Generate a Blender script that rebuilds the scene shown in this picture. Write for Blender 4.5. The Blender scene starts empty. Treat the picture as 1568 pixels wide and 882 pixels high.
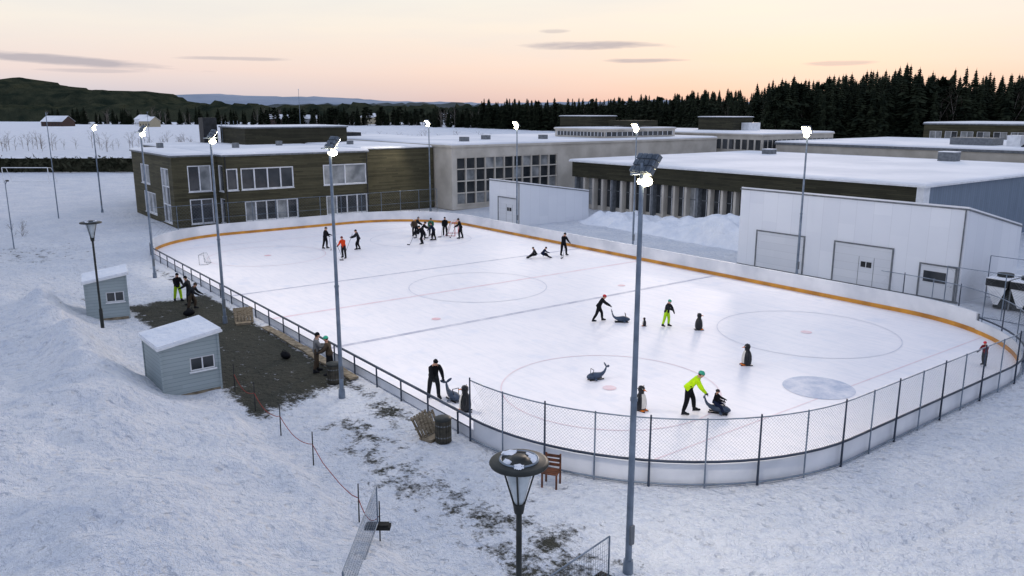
import bpy, math, random
import numpy as np
from mathutils import Vector, Matrix
random.seed(11)
R=random.Random(5)
scene=bpy.context.scene
scene.view_settings.view_transform='Standard'
scene.view_settings.look='None'
scene.view_settings.exposure=0
scene.view_settings.gamma=1
COL=scene.collection
def lin(r,g,b):
    def f(c):
        c/=255.0
        return c/12.92 if c<=0.04045 else ((c+0.055)/1.055)**2.4
    return (f(r),f(g),f(b),1)
# world frame: X along the rink (towards near end), Y across the rink, origin = rink centre
FW=(-0.797,0.604); RT=(0.604,0.797); CAM=(42.49,-28.83)
def G(X,Y):   # survey coordinates (metres right of / beyond the viewpoint's foot) -> world
    return (CAM[0]+X*RT[0]+Y*FW[0], CAM[1]+X*RT[1]+Y*FW[1])
# ------------------------------------------------------------------ materials
def nt(m):
    m.use_nodes=True; t=m.node_tree; t.nodes.clear(); return t
def mk(name,c1,c2=None,scale=3.0,rough=0.7,metal=0.0,bump=0.0,bscale=20.0,bdist=0.02,stretch=None,spec=0.3,emit=None,detail=3,lo=0.35,hi=0.65):
    m=bpy.data.materials.new(name); t=nt(m); N=t.nodes; L=t.links
    o=N.new('ShaderNodeOutputMaterial'); p=N.new('ShaderNodeBsdfPrincipled'); L.new(p.outputs[0],o.inputs[0])
    tc=N.new('ShaderNodeTexCoord'); mp=N.new('ShaderNodeMapping'); L.new(tc.outputs['Object'],mp.inputs[0])
    if stretch: mp.inputs['Scale'].default_value=stretch
    c1=tuple(c1)[:3]+(1,)
    if c2 is None: c2=tuple(x*0.8 for x in c1[:3])
    c2=tuple(c2)[:3]+(1,)
    n=N.new('ShaderNodeTexNoise'); n.inputs['Scale'].default_value=scale; n.inputs['Detail'].default_value=detail
    L.new(mp.outputs[0],n.inputs['Vector'])
    r=N.new('ShaderNodeValToRGB'); r.color_ramp.elements[0].position=lo; r.color_ramp.elements[1].position=hi
    r.color_ramp.elements[0].color=c1; r.color_ramp.elements[1].color=c2
    L.new(n.outputs['Fac'],r.inputs[0]); L.new(r.outputs[0],p.inputs['Base Color'])
    p.inputs['Roughness'].default_value=rough; p.inputs['Metallic'].default_value=metal
    p.inputs['Specular IOR Level'].default_value=spec
    if bump>0:
        n2=N.new('ShaderNodeTexNoise'); n2.inputs['Scale'].default_value=bscale; n2.inputs['Detail'].default_value=3
        L.new(mp.outputs[0],n2.inputs['Vector'])
        b=N.new('ShaderNodeBump'); b.inputs['Strength'].default_value=bump; b.inputs['Distance'].default_value=bdist
        L.new(n2.outputs['Fac'],b.inputs['Height']); L.new(b.outputs[0],p.inputs['Normal'])
    if emit:
        p.inputs['Emission Color'].default_value=tuple(emit[0])[:3]+(1,); p.inputs['Emission Strength'].default_value=emit[1]
    return m
def clad(name,c1,c2,board=0.14,axis='Z',rough=0.8,joint=0.6,gap=0.1,bump=0.5):
    m=bpy.data.materials.new(name); t=nt(m); N=t.nodes; L=t.links
    o=N.new('ShaderNodeOutputMaterial'); p=N.new('ShaderNodeBsdfPrincipled'); L.new(p.outputs[0],o.inputs[0])
    tc=N.new('ShaderNodeTexCoord'); sx=N.new('ShaderNodeSeparateXYZ'); L.new(tc.outputs['Object'],sx.inputs[0])
    def Mm(op,a,b=None):
        n=N.new('ShaderNodeMath'); n.operation=op
        for i,v in enumerate((a,b)):
            if v is None: continue
            if isinstance(v,(int,float)): n.inputs[i].default_value=v
            else: L.new(v,n.inputs[i])
        return n.outputs[0]
    if axis=='Z': q=sx.outputs['Z']; oth=Mm('ADD',sx.outputs['X'],sx.outputs['Y'])
    else: q=Mm('ADD',sx.outputs['X'],sx.outputs['Y']); oth=sx.outputs['Z']
    d=Mm('DIVIDE',q,board); fl=Mm('FLOOR',d); fr=Mm('FRACT',d)
    seg=Mm('FLOOR',Mm('ADD',Mm('DIVIDE',oth,3.1),Mm('MULTIPLY',fl,0.37)))
    cb=N.new('ShaderNodeCombineXYZ'); L.new(fl,cb.inputs[0]); L.new(seg,cb.inputs[1])
    wn=N.new('ShaderNodeTexWhiteNoise'); wn.noise_dimensions='3D'; L.new(cb.outputs[0],wn.inputs['Vector'])
    ns=N.new('ShaderNodeTexNoise'); ns.inputs['Scale'].default_value=0.6; ns.inputs['Detail'].default_value=3; L.new(tc.outputs['Object'],ns.inputs['Vector'])
    f=Mm('ADD',Mm('MULTIPLY',wn.outputs['Value'],0.5),Mm('MULTIPLY',ns.outputs['Fac'],0.6))
    mx=N.new('ShaderNodeMix'); mx.data_type='RGBA'; L.new(f,mx.inputs['Factor']); mx.inputs[6].default_value=c1; mx.inputs[7].default_value=c2
    g=Mm('LESS_THAN',fr,gap); g2=Mm('SUBTRACT',1.0,Mm('MULTIPLY',g,joint))
    mm=N.new('ShaderNodeMix'); mm.data_type='RGBA'; mm.blend_type='MULTIPLY'; mm.inputs['Factor'].default_value=1
    L.new(mx.outputs[2],mm.inputs[6]); L.new(g2,mm.inputs[7]); L.new(mm.outputs[2],p.inputs['Base Color'])
    if bump>0:
        bp=N.new('ShaderNodeBump'); bp.inputs['Strength'].default_value=bump; bp.inputs['Distance'].default_value=0.02; L.new(fr,bp.inputs['Height']); L.new(bp.outputs[0],p.inputs['Normal'])
    p.inputs['Roughness'].default_value=rough; p.inputs['Specular IOR Level'].default_value=0.2
    return m
M={}
M['snow']=mk('snow_plain',(0.82,0.84,0.88),(0.70,0.74,0.81),scale=0.9,rough=0.75,bump=0.8,bscale=2.2,bdist=0.25,spec=0.2)
M['roofsnow']=mk('roof_snow',(0.86,0.865,0.89),(0.70,0.725,0.77),scale=0.12,rough=0.8,bump=0.35,bscale=0.7,bdist=0.3,spec=0.2,detail=5,lo=0.38,hi=0.62)
M['wood']=clad('dark_wood_cladding',lin(48,47,36),lin(92,88,68),0.15)
M['wood2']=clad('dark_wood_fascia',lin(36,36,29),lin(70,68,53),0.15)
M['conc']=mk('light_concrete',lin(204,198,187),lin(180,174,163),scale=0.5,rough=0.85,bump=0.2,bscale=12)
M['white']=clad('white_metal_panels',lin(228,231,236),lin(214,218,225),1.15,axis='X',rough=0.6,joint=0.09,gap=0.03,bump=0)
M['whitetrim']=mk('white_paint',lin(230,232,234),lin(208,210,213),scale=2,rough=0.5)
M['boards']=mk('rink_board_white',lin(228,229,232),lin(198,202,208),scale=0.5,rough=0.45,detail=5)
M['yellow']=mk('kick_strip_yellow',lin(212,150,56),lin(170,116,52),scale=0.9,rough=0.5)
M['door']=clad('garage_door_panels',lin(212,215,220),lin(200,204,210),0.5,axis='Z',rough=0.5,joint=0.14,gap=0.05,bump=0)
M['trimgrey']=mk('grey_trim',lin(120,124,128),lin(95,100,105),rough=0.6)
M['trimdark']=mk('dark_trim',lin(48,50,52),lin(34,36,38),rough=0.6)
M['blueclad']=clad('blue_grey_cladding',lin(104,118,134),lin(120,134,150),0.4,axis='X',rough=0.6,joint=0.3)
M['glass']=mk('window_glass',(0.02,0.025,0.03),(0.06,0.065,0.07),scale=0.5,rough=0.08,spec=0.6)
M['blind']=mk('window_blind',lin(170,172,172),lin(110,114,116),scale=0.8,rough=0.5)
M['glasslit']=mk('window_lit',lin(230,200,140),lin(160,120,70),scale=1.5,rough=0.3,emit=(lin(255,205,130),1.2))
M['galv']=mk('galvanised_steel',lin(132,144,158),lin(100,112,126),scale=2,rough=0.45,metal=0.4)
M['rail']=mk('railing_steel',lin(66,76,92),lin(46,54,68),scale=1.5,rough=0.5,metal=0.3)
M['wire']=mk('fence_wire',lin(120,126,132),lin(96,100,106),rough=0.5,metal=0.3)
M['black']=mk('black_metal',lin(30,34,33),lin(48,52,50),scale=3,rough=0.5)
M['lamp']=mk('lamp_lens',(1,0.95,0.8),(1,0.95,0.8),emit=((1.0,0.88,0.60),45))
M['booth']=clad('booth_cladding',lin(146,158,160),lin(164,175,178),0.16,rough=0.7,joint=0.35)
M['woodlight']=mk('weathered_timber',lin(150,138,118),lin(96,86,70),scale=4,rough=0.8,stretch=(1,1,8))
M['wooddark']=mk('brown_timber',lin(112,66,44),lin(70,44,32),scale=4,rough=0.7)
M['bingrey']=mk('bin_slats',lin(74,70,60),lin(44,44,38),scale=5,rough=0.7)
M['rubber']=mk('black_rubber',lin(26,26,26),lin(40,40,38),scale=6,rough=0.8)
M['glassclear']=mk('lamp_glass',lin(190,200,205),lin(160,172,178),rough=0.15,spec=0.6)
M['skin']=mk('skin',lin(214,168,142),lin(190,140,116),scale=8,rough=0.5)
M['eye']=mk('eye_dark',(0.02,0.015,0.01),rough=0.3)
M['lip']=mk('lips',lin(160,90,85),rough=0.5)
M['hair']=mk('hair',lin(60,45,32),lin(35,26,20),scale=20,rough=0.6)
M['steel']=mk('blade_steel',(0.6,0.6,0.62),rough=0.3,metal=0.9)
def cloth(name,rgb,k=0.7):
    c=lin(*rgb); M[name]=mk('cloth_'+name,c,tuple(x*k for x in c[:3]),scale=6,rough=0.9,bump=0.4,bscale=14,bdist=0.02,spec=0.1)
for nm,c in dict(cblack=(24,25,30),cnavy=(30,38,62),corange=(214,72,34),chivis=(200,246,30),cgreen=(40,110,86),cgrey=(120,122,124),cbrown=(76,66,56),clime=(180,226,44),cdark=(40,42,46),cmaroon=(110,30,40)).items(): cloth(nm,c)
M['helmetred']=mk('helmet_red',lin(200,40,50),rough=0.3); M['helmetteal']=mk('helmet_teal',lin(50,160,130),rough=0.3)
M['helmetblack']=mk('helmet_black',lin(22,22,24),rough=0.3); M['helmetwhite']=mk('helmet_white',lin(225,225,225),rough=0.3)
M['pengblack']=mk('penguin_black',lin(20,22,26),lin(32,34,40),rough=0.35); M['pengwhite']=mk('penguin_white',lin(216,212,204),rough=0.4)
M['beak']=mk('beak_orange',lin(226,120,30),rough=0.4); M['whale']=mk('whale_grey_blue',lin(48,62,82),lin(64,78,98),rough=0.4)
M['rope']=mk('rope_red',lin(150,60,50),rough=0.8)
M['goalred']=mk('goal_red',lin(190,40,40),rough=0.4)
M['hedge']=mk('hedge_leaves',(0.03,0.035,0.022),(0.07,0.07,0.045),scale=0.8,rough=0.9,spec=0.05)
# ------------------------------------------------------------------ mesh accumulator
class Acc:
    def __init__(s): s.v=[]; s.f=[]; s.m=[]; s.sm=[]; s.mats=[]
    def mi(s,mat):
        if mat not in s.mats: s.mats.append(mat)
        return s.mats.index(mat)
    def add(s,vs,fs,mat,smooth=False):
        k=len(s.v); s.v.extend([tuple(p) for p in vs]); i=s.mi(mat)
        for f in fs: s.f.append(tuple(k+j for j in f)); s.m.append(i); s.sm.append(smooth)
    def box(s,x0,x1,y0,y1,z0,z1,mat,T=None):
        vs=[Vector(p) for p in ((x0,y0,z0),(x1,y0,z0),(x1,y1,z0),(x0,y1,z0),(x0,y0,z1),(x1,y0,z1),(x1,y1,z1),(x0,y1,z1))]
        if T is not None: vs=[T@p for p in vs]
        s.add(vs,[(0,3,2,1),(4,5,6,7),(0,1,5,4),(1,2,6,5),(2,3,7,6),(3,0,4,7)],mat)
    def tube(s,p0,p1,r0,r1=None,mat='galv',n=8,smooth=True,cap=True):
        r1=r0 if r1 is None else r1
        p0=Vector(p0);p1=Vector(p1); d=p1-p0
        if d.length<1e-6: return
        q=d.to_track_quat('Z','Y'); vs=[]
        for p,r in ((p0,r0),(p1,r1)):
            for i in range(n):
                a=2*math.pi*i/n; vs.append(p+q@Vector((r*math.cos(a),r*math.sin(a),0)))
        s.add(vs,[(i,(i+1)%n,n+(i+1)%n,n+i) for i in range(n)],mat,smooth)
        if cap and n>3: s.add(vs,[tuple(range(n-1,-1,-1)),tuple(range(n,2*n))],mat)
    def ell(s,c,rad,mat,T=None,seg=12,rings=8,zmin=-1.0,rot=None):
        c=Vector(c); vs=[];fs=[]
        t0=math.acos(max(-1,min(1,zmin))) if zmin>-1 else math.pi
        for j in range(rings+1):
            t=t0*j/rings
            for i in range(seg):
                a=2*math.pi*i/seg
                p=Vector((rad[0]*math.sin(t)*math.cos(a),rad[1]*math.sin(t)*math.sin(a),rad[2]*math.cos(t)))
                if rot is not None: p=rot@p
                p=p+c
                vs.append(T@p if T is not None else p)
        for j in range(rings):
            for i in range(seg): fs.append((j*seg+i,(j+1)*seg+i,(j+1)*seg+(i+1)%seg,j*seg+(i+1)%seg))
        s.add(vs,fs,mat,True)
    def lathe(s,prof,c,mat,n=20,sx=1,sy=1,T=None,smooth=True,matfn=None):
        vs=[]
        for r,z in prof:
            for i in range(n):
                a=2*math.pi*i/n; p=Vector((c[0]+sx*r*math.cos(a),c[1]+sy*r*math.sin(a),c[2]+z)); vs.append(T@p if T is not None else p)
        k=len(s.v); s.v.extend([tuple(p) for p in vs])
        for j in range(len(prof)-1):
            for i in range(n):
                mm=mat if matfn is None else matfn(2*math.pi*(i+.5)/n,(prof[j][1]+prof[j+1][1])/2)
                s.f.append((k+j*n+i,k+j*n+(i+1)%n,k+(j+1)*n+(i+1)%n,k+(j+1)*n+i)); s.m.append(s.mi(mm)); s.sm.append(smooth)
    def mesh(s,name):
        me=bpy.data.meshes.new(name); me.from_pydata(s.v,[],s.f)
        for m in s.mats: me.materials.append(M[m] if isinstance(m,str) else m)
        me.polygons.foreach_set('material_index',s.m); me.polygons.foreach_set('use_smooth',s.sm); me.update()
        return me
    def obj(s,name,parent=None,loc=None):
        o=bpy.data.objects.new(name,s.mesh(name)); COL.objects.link(o)
        if parent: o.parent=parent
        if loc: o.location=loc
        return o
def empty(name,loc=(0,0,0)):
    e=bpy.data.objects.new(name,None); COL.objects.link(e); e.location=loc; e.empty_display_size=0.3; return e
def group(name,parts,loc=(0,0,0),rz=0):
    e=empty(name,loc); e.rotation_euler=(0,0,rz)
    for pn,a in parts.items():
        if a.v: a.obj(pn,e)
    return e
# ------------------------------------------------------------------ noise & terrain
def vn(x,y,seed=0):
    ix=np.floor(x);iy=np.floor(y);fx=x-ix;fy=y-iy
    fx=fx*fx*(3-2*fx);fy=fy*fy*(3-2*fy)
    def h(a,b):
        v=np.sin(a*127.1+b*311.7+seed*74.7)*43758.5453
        return v-np.floor(v)
    return (h(ix,iy)*(1-fx)+h(ix+1,iy)*fx)*(1-fy)+(h(ix,iy+1)*(1-fx)+h(ix+1,iy+1)*fx)*fy
def ss(a,b,x):
    t=np.clip((x-a)/(b-a),0,1); return t*t*(3-2*t)
RL,RW,RR=60.0,28.9,8.6
def rsd(a,b):
    qx=np.abs(a)-RL/2+RR; qy=np.abs(b)-RW/2+RR
    return np.hypot(np.maximum(qx,0),np.maximum(qy,0))+np.minimum(np.maximum(qx,qy),0)-RR
def terr(a,b):
    a=np.asarray(a,float);b=np.asarray(b,float)
    sd=rsd(a,b)
    out=ss(0.6,3.0,sd)
    x2=a*0.8+b*0.6; y2=-a*0.6+b*0.8
    h=0.17*(vn(x2/1.5,y2/1.5,1)-.5)+0.12*(vn(x2/.62,y2/.62,2)-.5)+0.32*(vn(x2/6,y2/6,3)-.5)
    rough=ss(-19.6,-22,b)
    h=h*(0.55+0.95*rough)
    bank=1.25*ss(-20.4,-26,b)*ss(-30,-5,a)+0.45*ss(-20.0,-21.0,b)*ss(11.5,14,a)*(0.4+vn(x2/2.2,y2/2.2,8))
    h=h+bank*(1+0.3*(vn(x2/3.5,y2/3.5,4)-.5))
    h=h+0.8*np.exp(-((b+24.0)/1.2)**2)*ss(-9,-4,a)*ss(16,11,a)*(0.5+1.0*vn(x2/1.8,y2/1.8,5))
    h=h+0.65*np.exp(-((sd-6.6)/2.2)**2)*ss(24,33,a)*ss(-12,-3,b)*(0.4+1.1*vn(x2/2.5,y2/2.5,6))
    h=h+0.35*np.exp(-((sd-2.6)/0.8)**2)*ss(10,20,b)*ss(18,24,a)
    # wheel ruts of the snow plough round the near end
    wob=0.25*(vn(a/4,b/4,31)-.5)
    for r0 in (2.5,4.1): h=h-0.11*np.exp(-((sd-r0-wob)/0.22)**2)*ss(27,30,a)*(0.5+vn(a/1.3,b/1.3,32))
    flat=ss(-19.9,-19.3,b)*(1-ss(3,4,sd)*ss(-14,-13,b))*ss(-9,-6,a)*ss(36,33,a)
    h=h*(1-0.7*flat)
    h=h*out-0.03*(1-out)
    d=np.hypot(a-CAM[0],b-CAM[1])
    far=ss(140,400,d)
    h=h+far*(3.0*(vn(a/260,b/260,12)-.6))+ss(900,2500,d)*6*(vn(a/700,b/700,13)-.3)
    return h
def th(a,b): return float(terr(a,b))
def ext_axis(core,s0,s1,ext,g=1.16):
    c=list(core); s=s1; x=c[-1]
    while x<ext: s*=g; x+=s; c.append(x)
    s=s0; x=c[0]; pre=[]
    while x>-ext: s*=g; x-=s; pre.append(x)
    return np.array(pre[::-1]+c)
ax=ext_axis(np.arange(-20,43,0.27),0.27,0.27,9000)
ay=ext_axis(list(np.arange(-33,-12,0.25))+list(np.arange(-12,14,0.4))+list(np.arange(14,36,0.8)),0.25,0.8,9000,1.13)
AA,BB=np.meshgrid(ax,ay,indexing='ij'); HH=terr(AA,BB)
na,nb=AA.shape
me=bpy.data.meshes.new('ground')
co=np.stack([AA,BB,HH],-1).reshape(-1,3)
idx=np.arange(na*nb).reshape(na,nb)
fa=np.stack([idx[:-1,:-1],idx[1:,:-1],idx[1:,1:],idx[:-1,1:]],-1).reshape(-1,4)
me.from_pydata(co.tolist(),[],fa.tolist())
me.polygons.foreach_set('use_smooth',[True]*len(fa))
a,b=AA.ravel(),BB.ravel()
m1=ss(-20.3,-19.3,b)*ss(-14.8,-15.8,b)*ss(-7.4,-5.6,a)*ss(15.2,12.6,a+0.5*(b+17))*0.97
cb=-17.4+0.5*np.sin(a*0.5)
m2=np.exp(-((b-cb)/1.7)**2)*ss(15.0,18,a)*ss(35,31,a)*0.47
m3=np.exp(-(((a-29.8)/3.0)**2+((b+18.3)/1.8)**2))*0.24
m4=0.42*np.exp(-((b+21.0)/0.8)**2)*ss(-13,-9,a)*ss(-2,-5,a)
m5=np.exp(-(((a-36.5)/1.8)**2+((b+4.5)/1.3)**2))*0.75
m6=0.5*np.exp(-(((b+15.4)/0.6)**2))*ss(-22,-15,a)*ss(21,17,a)
m7=0.36*np.exp(-(((a+30)/9)**2+((b+22)/7)**2))
dirt=np.clip(m1+m2+m3+m4+m5+m6+m7,0,1)
at=me.attributes.new('dirt','FLOAT','POINT'); at.data.foreach_set('value',dirt.astype(np.float32))
ground=bpy.data.objects.new('ground',me); COL.objects.link(ground)
gm=bpy.data.materials.new('snow_ground'); t=nt(gm); N=t.nodes; L=t.links
o=N.new('ShaderNodeOutputMaterial'); p=N.new('ShaderNodeBsdfPrincipled'); L.new(p.outputs[0],o.inputs[0])
tc=N.new('ShaderNodeTexCoord')
def noise(sc,det=6,rg=0.6,vec=None):
    n=N.new('ShaderNodeTexNoise'); n.inputs['Scale'].default_value=sc; n.inputs['Detail'].default_value=det; n.inputs['Roughness'].default_value=rg
    L.new(vec or tc.outputs['Object'],n.inputs['Vector']); return n.outputs['Fac']
def MA(op,a_,b_=None,c_=None):
    n=N.new('ShaderNodeMath'); n.operation=op
    for i,v in enumerate((a_,b_,c_)):
        if v is None: continue
        if isinstance(v,(int,float)): n.inputs[i].default_value=v
        else: L.new(v,n.inputs[i])
    return n.outputs[0]
def MR(v,a0,a1,b0,b1):
    n=N.new('ShaderNodeMapRange'); L.new(v,n.inputs[0])
    for i,x in enumerate((a0,a1,b0,b1)): n.inputs[i+1].default_value=x
    return n.outputs[0]
def MX(f,c1,c2):
    n=N.new('ShaderNodeMix'); n.data_type='RGBA'
    if isinstance(f,(int,float)): n.inputs[0].default_value=f
    else: L.new(f,n.inputs[0])
    for i,c in ((6,c1),(7,c2)):
        if isinstance(c,tuple): n.inputs[i].default_value=c
        else: L.new(c,n.inputs[i])
    return n.outputs[2]
att=N.new('ShaderNodeAttribute'); att.attribute_name='dirt'
nz=noise(1.3,6,0.74); nz2=noise(7,3,0.7); nb_=noise(0.35,2)
val=MA('ADD',att.outputs['Fac'],MA('ADD',MA('MULTIPLY',MA('SUBTRACT',nz,0.5),2.1),MA('MULTIPLY',MA('SUBTRACT',nz2,0.5),0.9)))
dm=MA('MULTIPLY',MR(val,0.46,0.72,0,1),MR(att.outputs['Fac'],0.03,0.15,0,1))
snowc=MX(MR(nb_,0.35,0.7,0,1),(0.83,0.85,0.89,1),(0.71,0.75,0.82,1))
fine=noise(3.2,4,0.65)
snowc=MX(MR(fine,0.36,0.51,0.5,0),snowc,(0.54,0.60,0.72,1))
grav=MX(nz2,(0.016,0.019,0.014,1),(0.085,0.085,0.068,1))
L.new(MX(dm,snowc,grav),p.inputs['Base Color'])
p.inputs['Roughness'].default_value=0.8; p.inputs['Specular IOR Level'].default_value=0.15
vor=N.new('ShaderNodeTexVoronoi'); vor.inputs['Scale'].default_value=2.3; L.new(tc.outputs['Object'],vor.inputs['Vector'])
foot=MR(vor.outputs['Distance'],0.0,0.30,0,1)
hgt=MA('ADD',MA('MULTIPLY',noise(1.7,5,0.70),1.0),MA('MULTIPLY',foot,0.26))
hgt=MA('SUBTRACT',hgt,MA('MULTIPLY',dm,0.15))
bp=N.new('ShaderNodeBump'); bp.inputs['Strength'].default_value=1.0; bp.inputs['Distance'].default_value=0.55
L.new(hgt,bp.inputs['Height']); L.new(bp.outputs[0],p.inputs['Normal'])
me.materials.append(gm)
# ploughed snow pile between the garages
pa=np.arange(-19,6.6,0.22); pb=np.arange(23.6,32.6,0.22); PA,PB=np.meshgrid(pa,pb,indexing='ij')
env=ss(23.6,26.2,PB)*ss(32.6,30.2,PB)*ss(-19,-15,PA)*ss(6.6,4.6,PA)
q1=PA*.8+PB*.6;q2=-PA*.6+PB*.8
ph_=env*((0.30+1.1*vn(q1/3.0,q2/3.0,9))*(0.5+1.1*ss(-9,2,PA))+0.65*vn(q1/1.1,q2/1.1,10)+0.4*vn(q1/.55,q2/.55,11))-0.12
co=np.stack([PA,PB,ph_],-1).reshape(-1,3); idx=np.arange(PA.size).reshape(PA.shape); fa=np.stack([idx[:-1,:-1],idx[1:,:-1],idx[1:,1:],idx[:-1,1:]],-1).reshape(-1,4)
m_=bpy.data.meshes.new('snow_pile'); m_.from_pydata(co.tolist(),[],fa.tolist()); m_.polygons.foreach_set('use_smooth',[True]*len(fa)); m_.materials.append(M['snow']); COL.objects.link(bpy.data.objects.new('snow_pile',m_))
# ------------------------------------------------------------------ world
w=bpy.data.worlds.new('World'); scene.world=w; w.use_nodes=True; t=w.node_tree; t.nodes.clear(); N=t.nodes; L=t.links
wo=N.new('ShaderNodeOutputWorld'); bg=N.new('ShaderNodeBackground'); L.new(bg.outputs[0],wo.inputs[0])
tc=N.new('ShaderNodeTexCoord')
def DOT(v):
    n=N.new('ShaderNodeVectorMath'); n.operation='DOT_PRODUCT'; L.new(tc.outputs['Generated'],n.inputs[0]); n.inputs[1].default_value=v; return n.outputs['Value']
df=DOT((FW[0],FW[1],0)); dr=DOT((RT[0],RT[1],0)); dz=DOT((0,0,1))
az=MA('ARCTAN2',dr,df); el=MA('ARCSINE',dz)
def ramp(v,els):
    r=N.new('ShaderNodeValToRGB'); r.color_ramp.interpolation='LINEAR'
    while len(r.color_ramp.elements)<len(els): r.color_ramp.elements.new(0.5)
    for e,(pos,c) in zip(r.color_ramp.elements,els): e.position=pos; e.color=c
    L.new(v,r.inputs[0]); return r.outputs[0]
e01=MR(el,0,0.25,0,1)
warm=ramp(e01,[(0,lin(226,182,170)),(0.10,lin(240,204,186)),(0.22,lin(248,221,202)),(0.40,lin(246,233,218)),(0.60,lin(240,236,226)),(1,lin(228,231,232))])
cool=ramp(e01,[(0,lin(172,184,202)),(0.08,lin(206,200,208)),(0.18,lin(236,216,210)),(0.38,lin(242,233,222)),(0.60,lin(234,235,230)),(1,lin(226,232,236))])
azf=MR(az,-0.50,0.20,0,1)
low=MX(azf,cool,warm)
hi=ramp(MR(el,0.15,1.2,0,1),[(0,lin(232,234,233)),(0.3,lin(208,217,235)),(1,lin(182,198,232))])
base=MX(MR(el,0.12,0.35,0,1),low,hi)
back=MX(MR(el,0,0.8,0,1),lin(186,193,218),lin(188,202,234))
base=MX(MR(df,-0.6,0.3,0,1),back,base)
cv=N.new('ShaderNodeCombineXYZ'); L.new(MA('MULTIPLY',az,9),cv.inputs[0]); L.new(MA('MULTIPLY',el,90),cv.inputs[1])
cn=noise(1.0,4,0.6,cv.outputs[0])
cv2=N.new('ShaderNodeCombineXYZ'); L.new(MA('MULTIPLY',az,3),cv2.inputs[0]); L.new(MA('MULTIPLY',el,22),cv2.inputs[1])
cn2=noise(1.0,3,0.6,cv2.outputs[0])
tot=None
for (a0,e0,ra,re,tl,st) in [(-0.50,0.053,0.15,0.0060,-0.06,1.0),(0.105,0.077,0.10,0.006,0.0,0.95),(0.16,0.059,0.05,0.003,0,0.9),(-0.32,0.059,0.075,0.0025,0,0.6),(-0.55,0.136,0.08,0.007,0,0.7),(0.60,0.128,0.05,0.006,0,0.7),(0.05,0.094,0.02,0.003,0,0.5),(0.38,0.053,0.04,0.003,0,0.6),(-0.47,0.043,0.06,0.0025,0,0.5)]:
    dx=MA('DIVIDE',MA('SUBTRACT',az,a0),ra)
    dy=MA('DIVIDE',MA('SUBTRACT',MA('SUBTRACT',el,e0),MA('MULTIPLY',MA('SUBTRACT',az,a0),tl)),re)
    d2=MA('ADD',MA('MULTIPLY',dx,dx),MA('MULTIPLY',dy,dy))
    m_=MA('MULTIPLY',MR(MA('ADD',MA('SUBTRACT',1,d2),MA('MULTIPLY',MA('SUBTRACT',cn,0.5),3.2)),0.0,0.9,0,1),st)
    tot=m_ if tot is None else MA('MAXIMUM',tot,m_)
base=MX(MA('MULTIPLY',MR(cn2,0.42,0.7,0,0.4),MR(el,0.0,0.1,0.2,1)),base,lin(224,221,222))
base=MX(MA('MULTIPLY',tot,0.85),base,lin(176,170,178))
sk=N.new('ShaderNodeTexSky'); sk.sky_type='NISHITA'; sk.sun_disc=False; sk.sun_elevation=math.radians(4)
sun_az=math.atan2(FW[1]*math.cos(0.35)+RT[1]*math.sin(0.35),FW[0]*math.cos(0.35)+RT[0]*math.sin(0.35))
sk.sun_rotation=math.pi/2-sun_az
vm=N.new('ShaderNodeVectorMath'); vm.operation='SCALE'; L.new(sk.outputs[0],vm.inputs[0]); vm.inputs['Scale'].default_value=0.003
va=N.new('ShaderNodeVectorMath'); va.operation='ADD'; L.new(base,va.inputs[0]); L.new(vm.outputs[0],va.inputs[1])
L.new(va.outputs[0],bg.inputs[0]); bg.inputs[1].default_value=1.06
sl=bpy.data.lights.new('sun','SUN'); sl.energy=0.9; sl.angle=math.radians(10); sl.color=(1,0.82,0.70)
so=bpy.data.objects.new('sun',sl); COL.objects.link(so)
sd_=Vector((math.cos(sun_az)*math.cos(math.radians(11)),math.sin(sun_az)*math.cos(math.radians(11)),math.sin(math.radians(11))))
so.rotation_euler=sd_.to_track_quat('Z','Y').to_euler(); so.location=(0,0,60)
# ------------------------------------------------------------------ camera
cd=bpy.data.cameras.new('camera'); cam=bpy.data.objects.new('camera',cd); COL.objects.link(cam)
cd.sensor_width=36; cd.lens=36*1216.7/1568; cd.clip_end=20000; cd.clip_start=0.1
cam.location=(CAM[0],CAM[1],10.98); cam.rotation_euler=(math.radians(90-12.54),0,math.radians(52.84))
scene.camera=cam
# ------------------------------------------------------------------ rink path
LS=RL-2*RR; WS=RW-2*RR; AR=math.pi*RR/2; TOT=2*LS+2*WS+4*AR
def PP(s,off=0.0):
    s=s%TOT; hx,hy=RL/2,RW/2
    segs=[('l',LS),('a',AR),('l',WS),('a',AR),('l',LS),('a',AR),('l',WS),('a',AR)]
    starts=[(-hx+RR,-hy),(hx-RR,-hy+RR),(hx,-hy+RR),(hx-RR,hy-RR),(hx-RR,hy),(-hx+RR,hy-RR),(-hx,hy-RR),(-hx+RR,-hy+RR)]
    ang=0
    for (k,ln),st in zip(segs,starts):
        if s<=ln:
            if k=='l':
                d=(math.cos(ang),math.sin(ang)); n=(math.sin(ang),-math.cos(ang))
                return (st[0]+d[0]*s+n[0]*off, st[1]+d[1]*s+n[1]*off)
            else:
                th_=ang-math.pi/2+s/RR; return (st[0]+(RR+off)*math.cos(th_), st[1]+(RR+off)*math.sin(th_))
        s-=ln
        if k=='a': ang+=math.pi/2
    return PP(0,off)
S1=LS; S2=LS+AR+WS+AR+1.5
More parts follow.
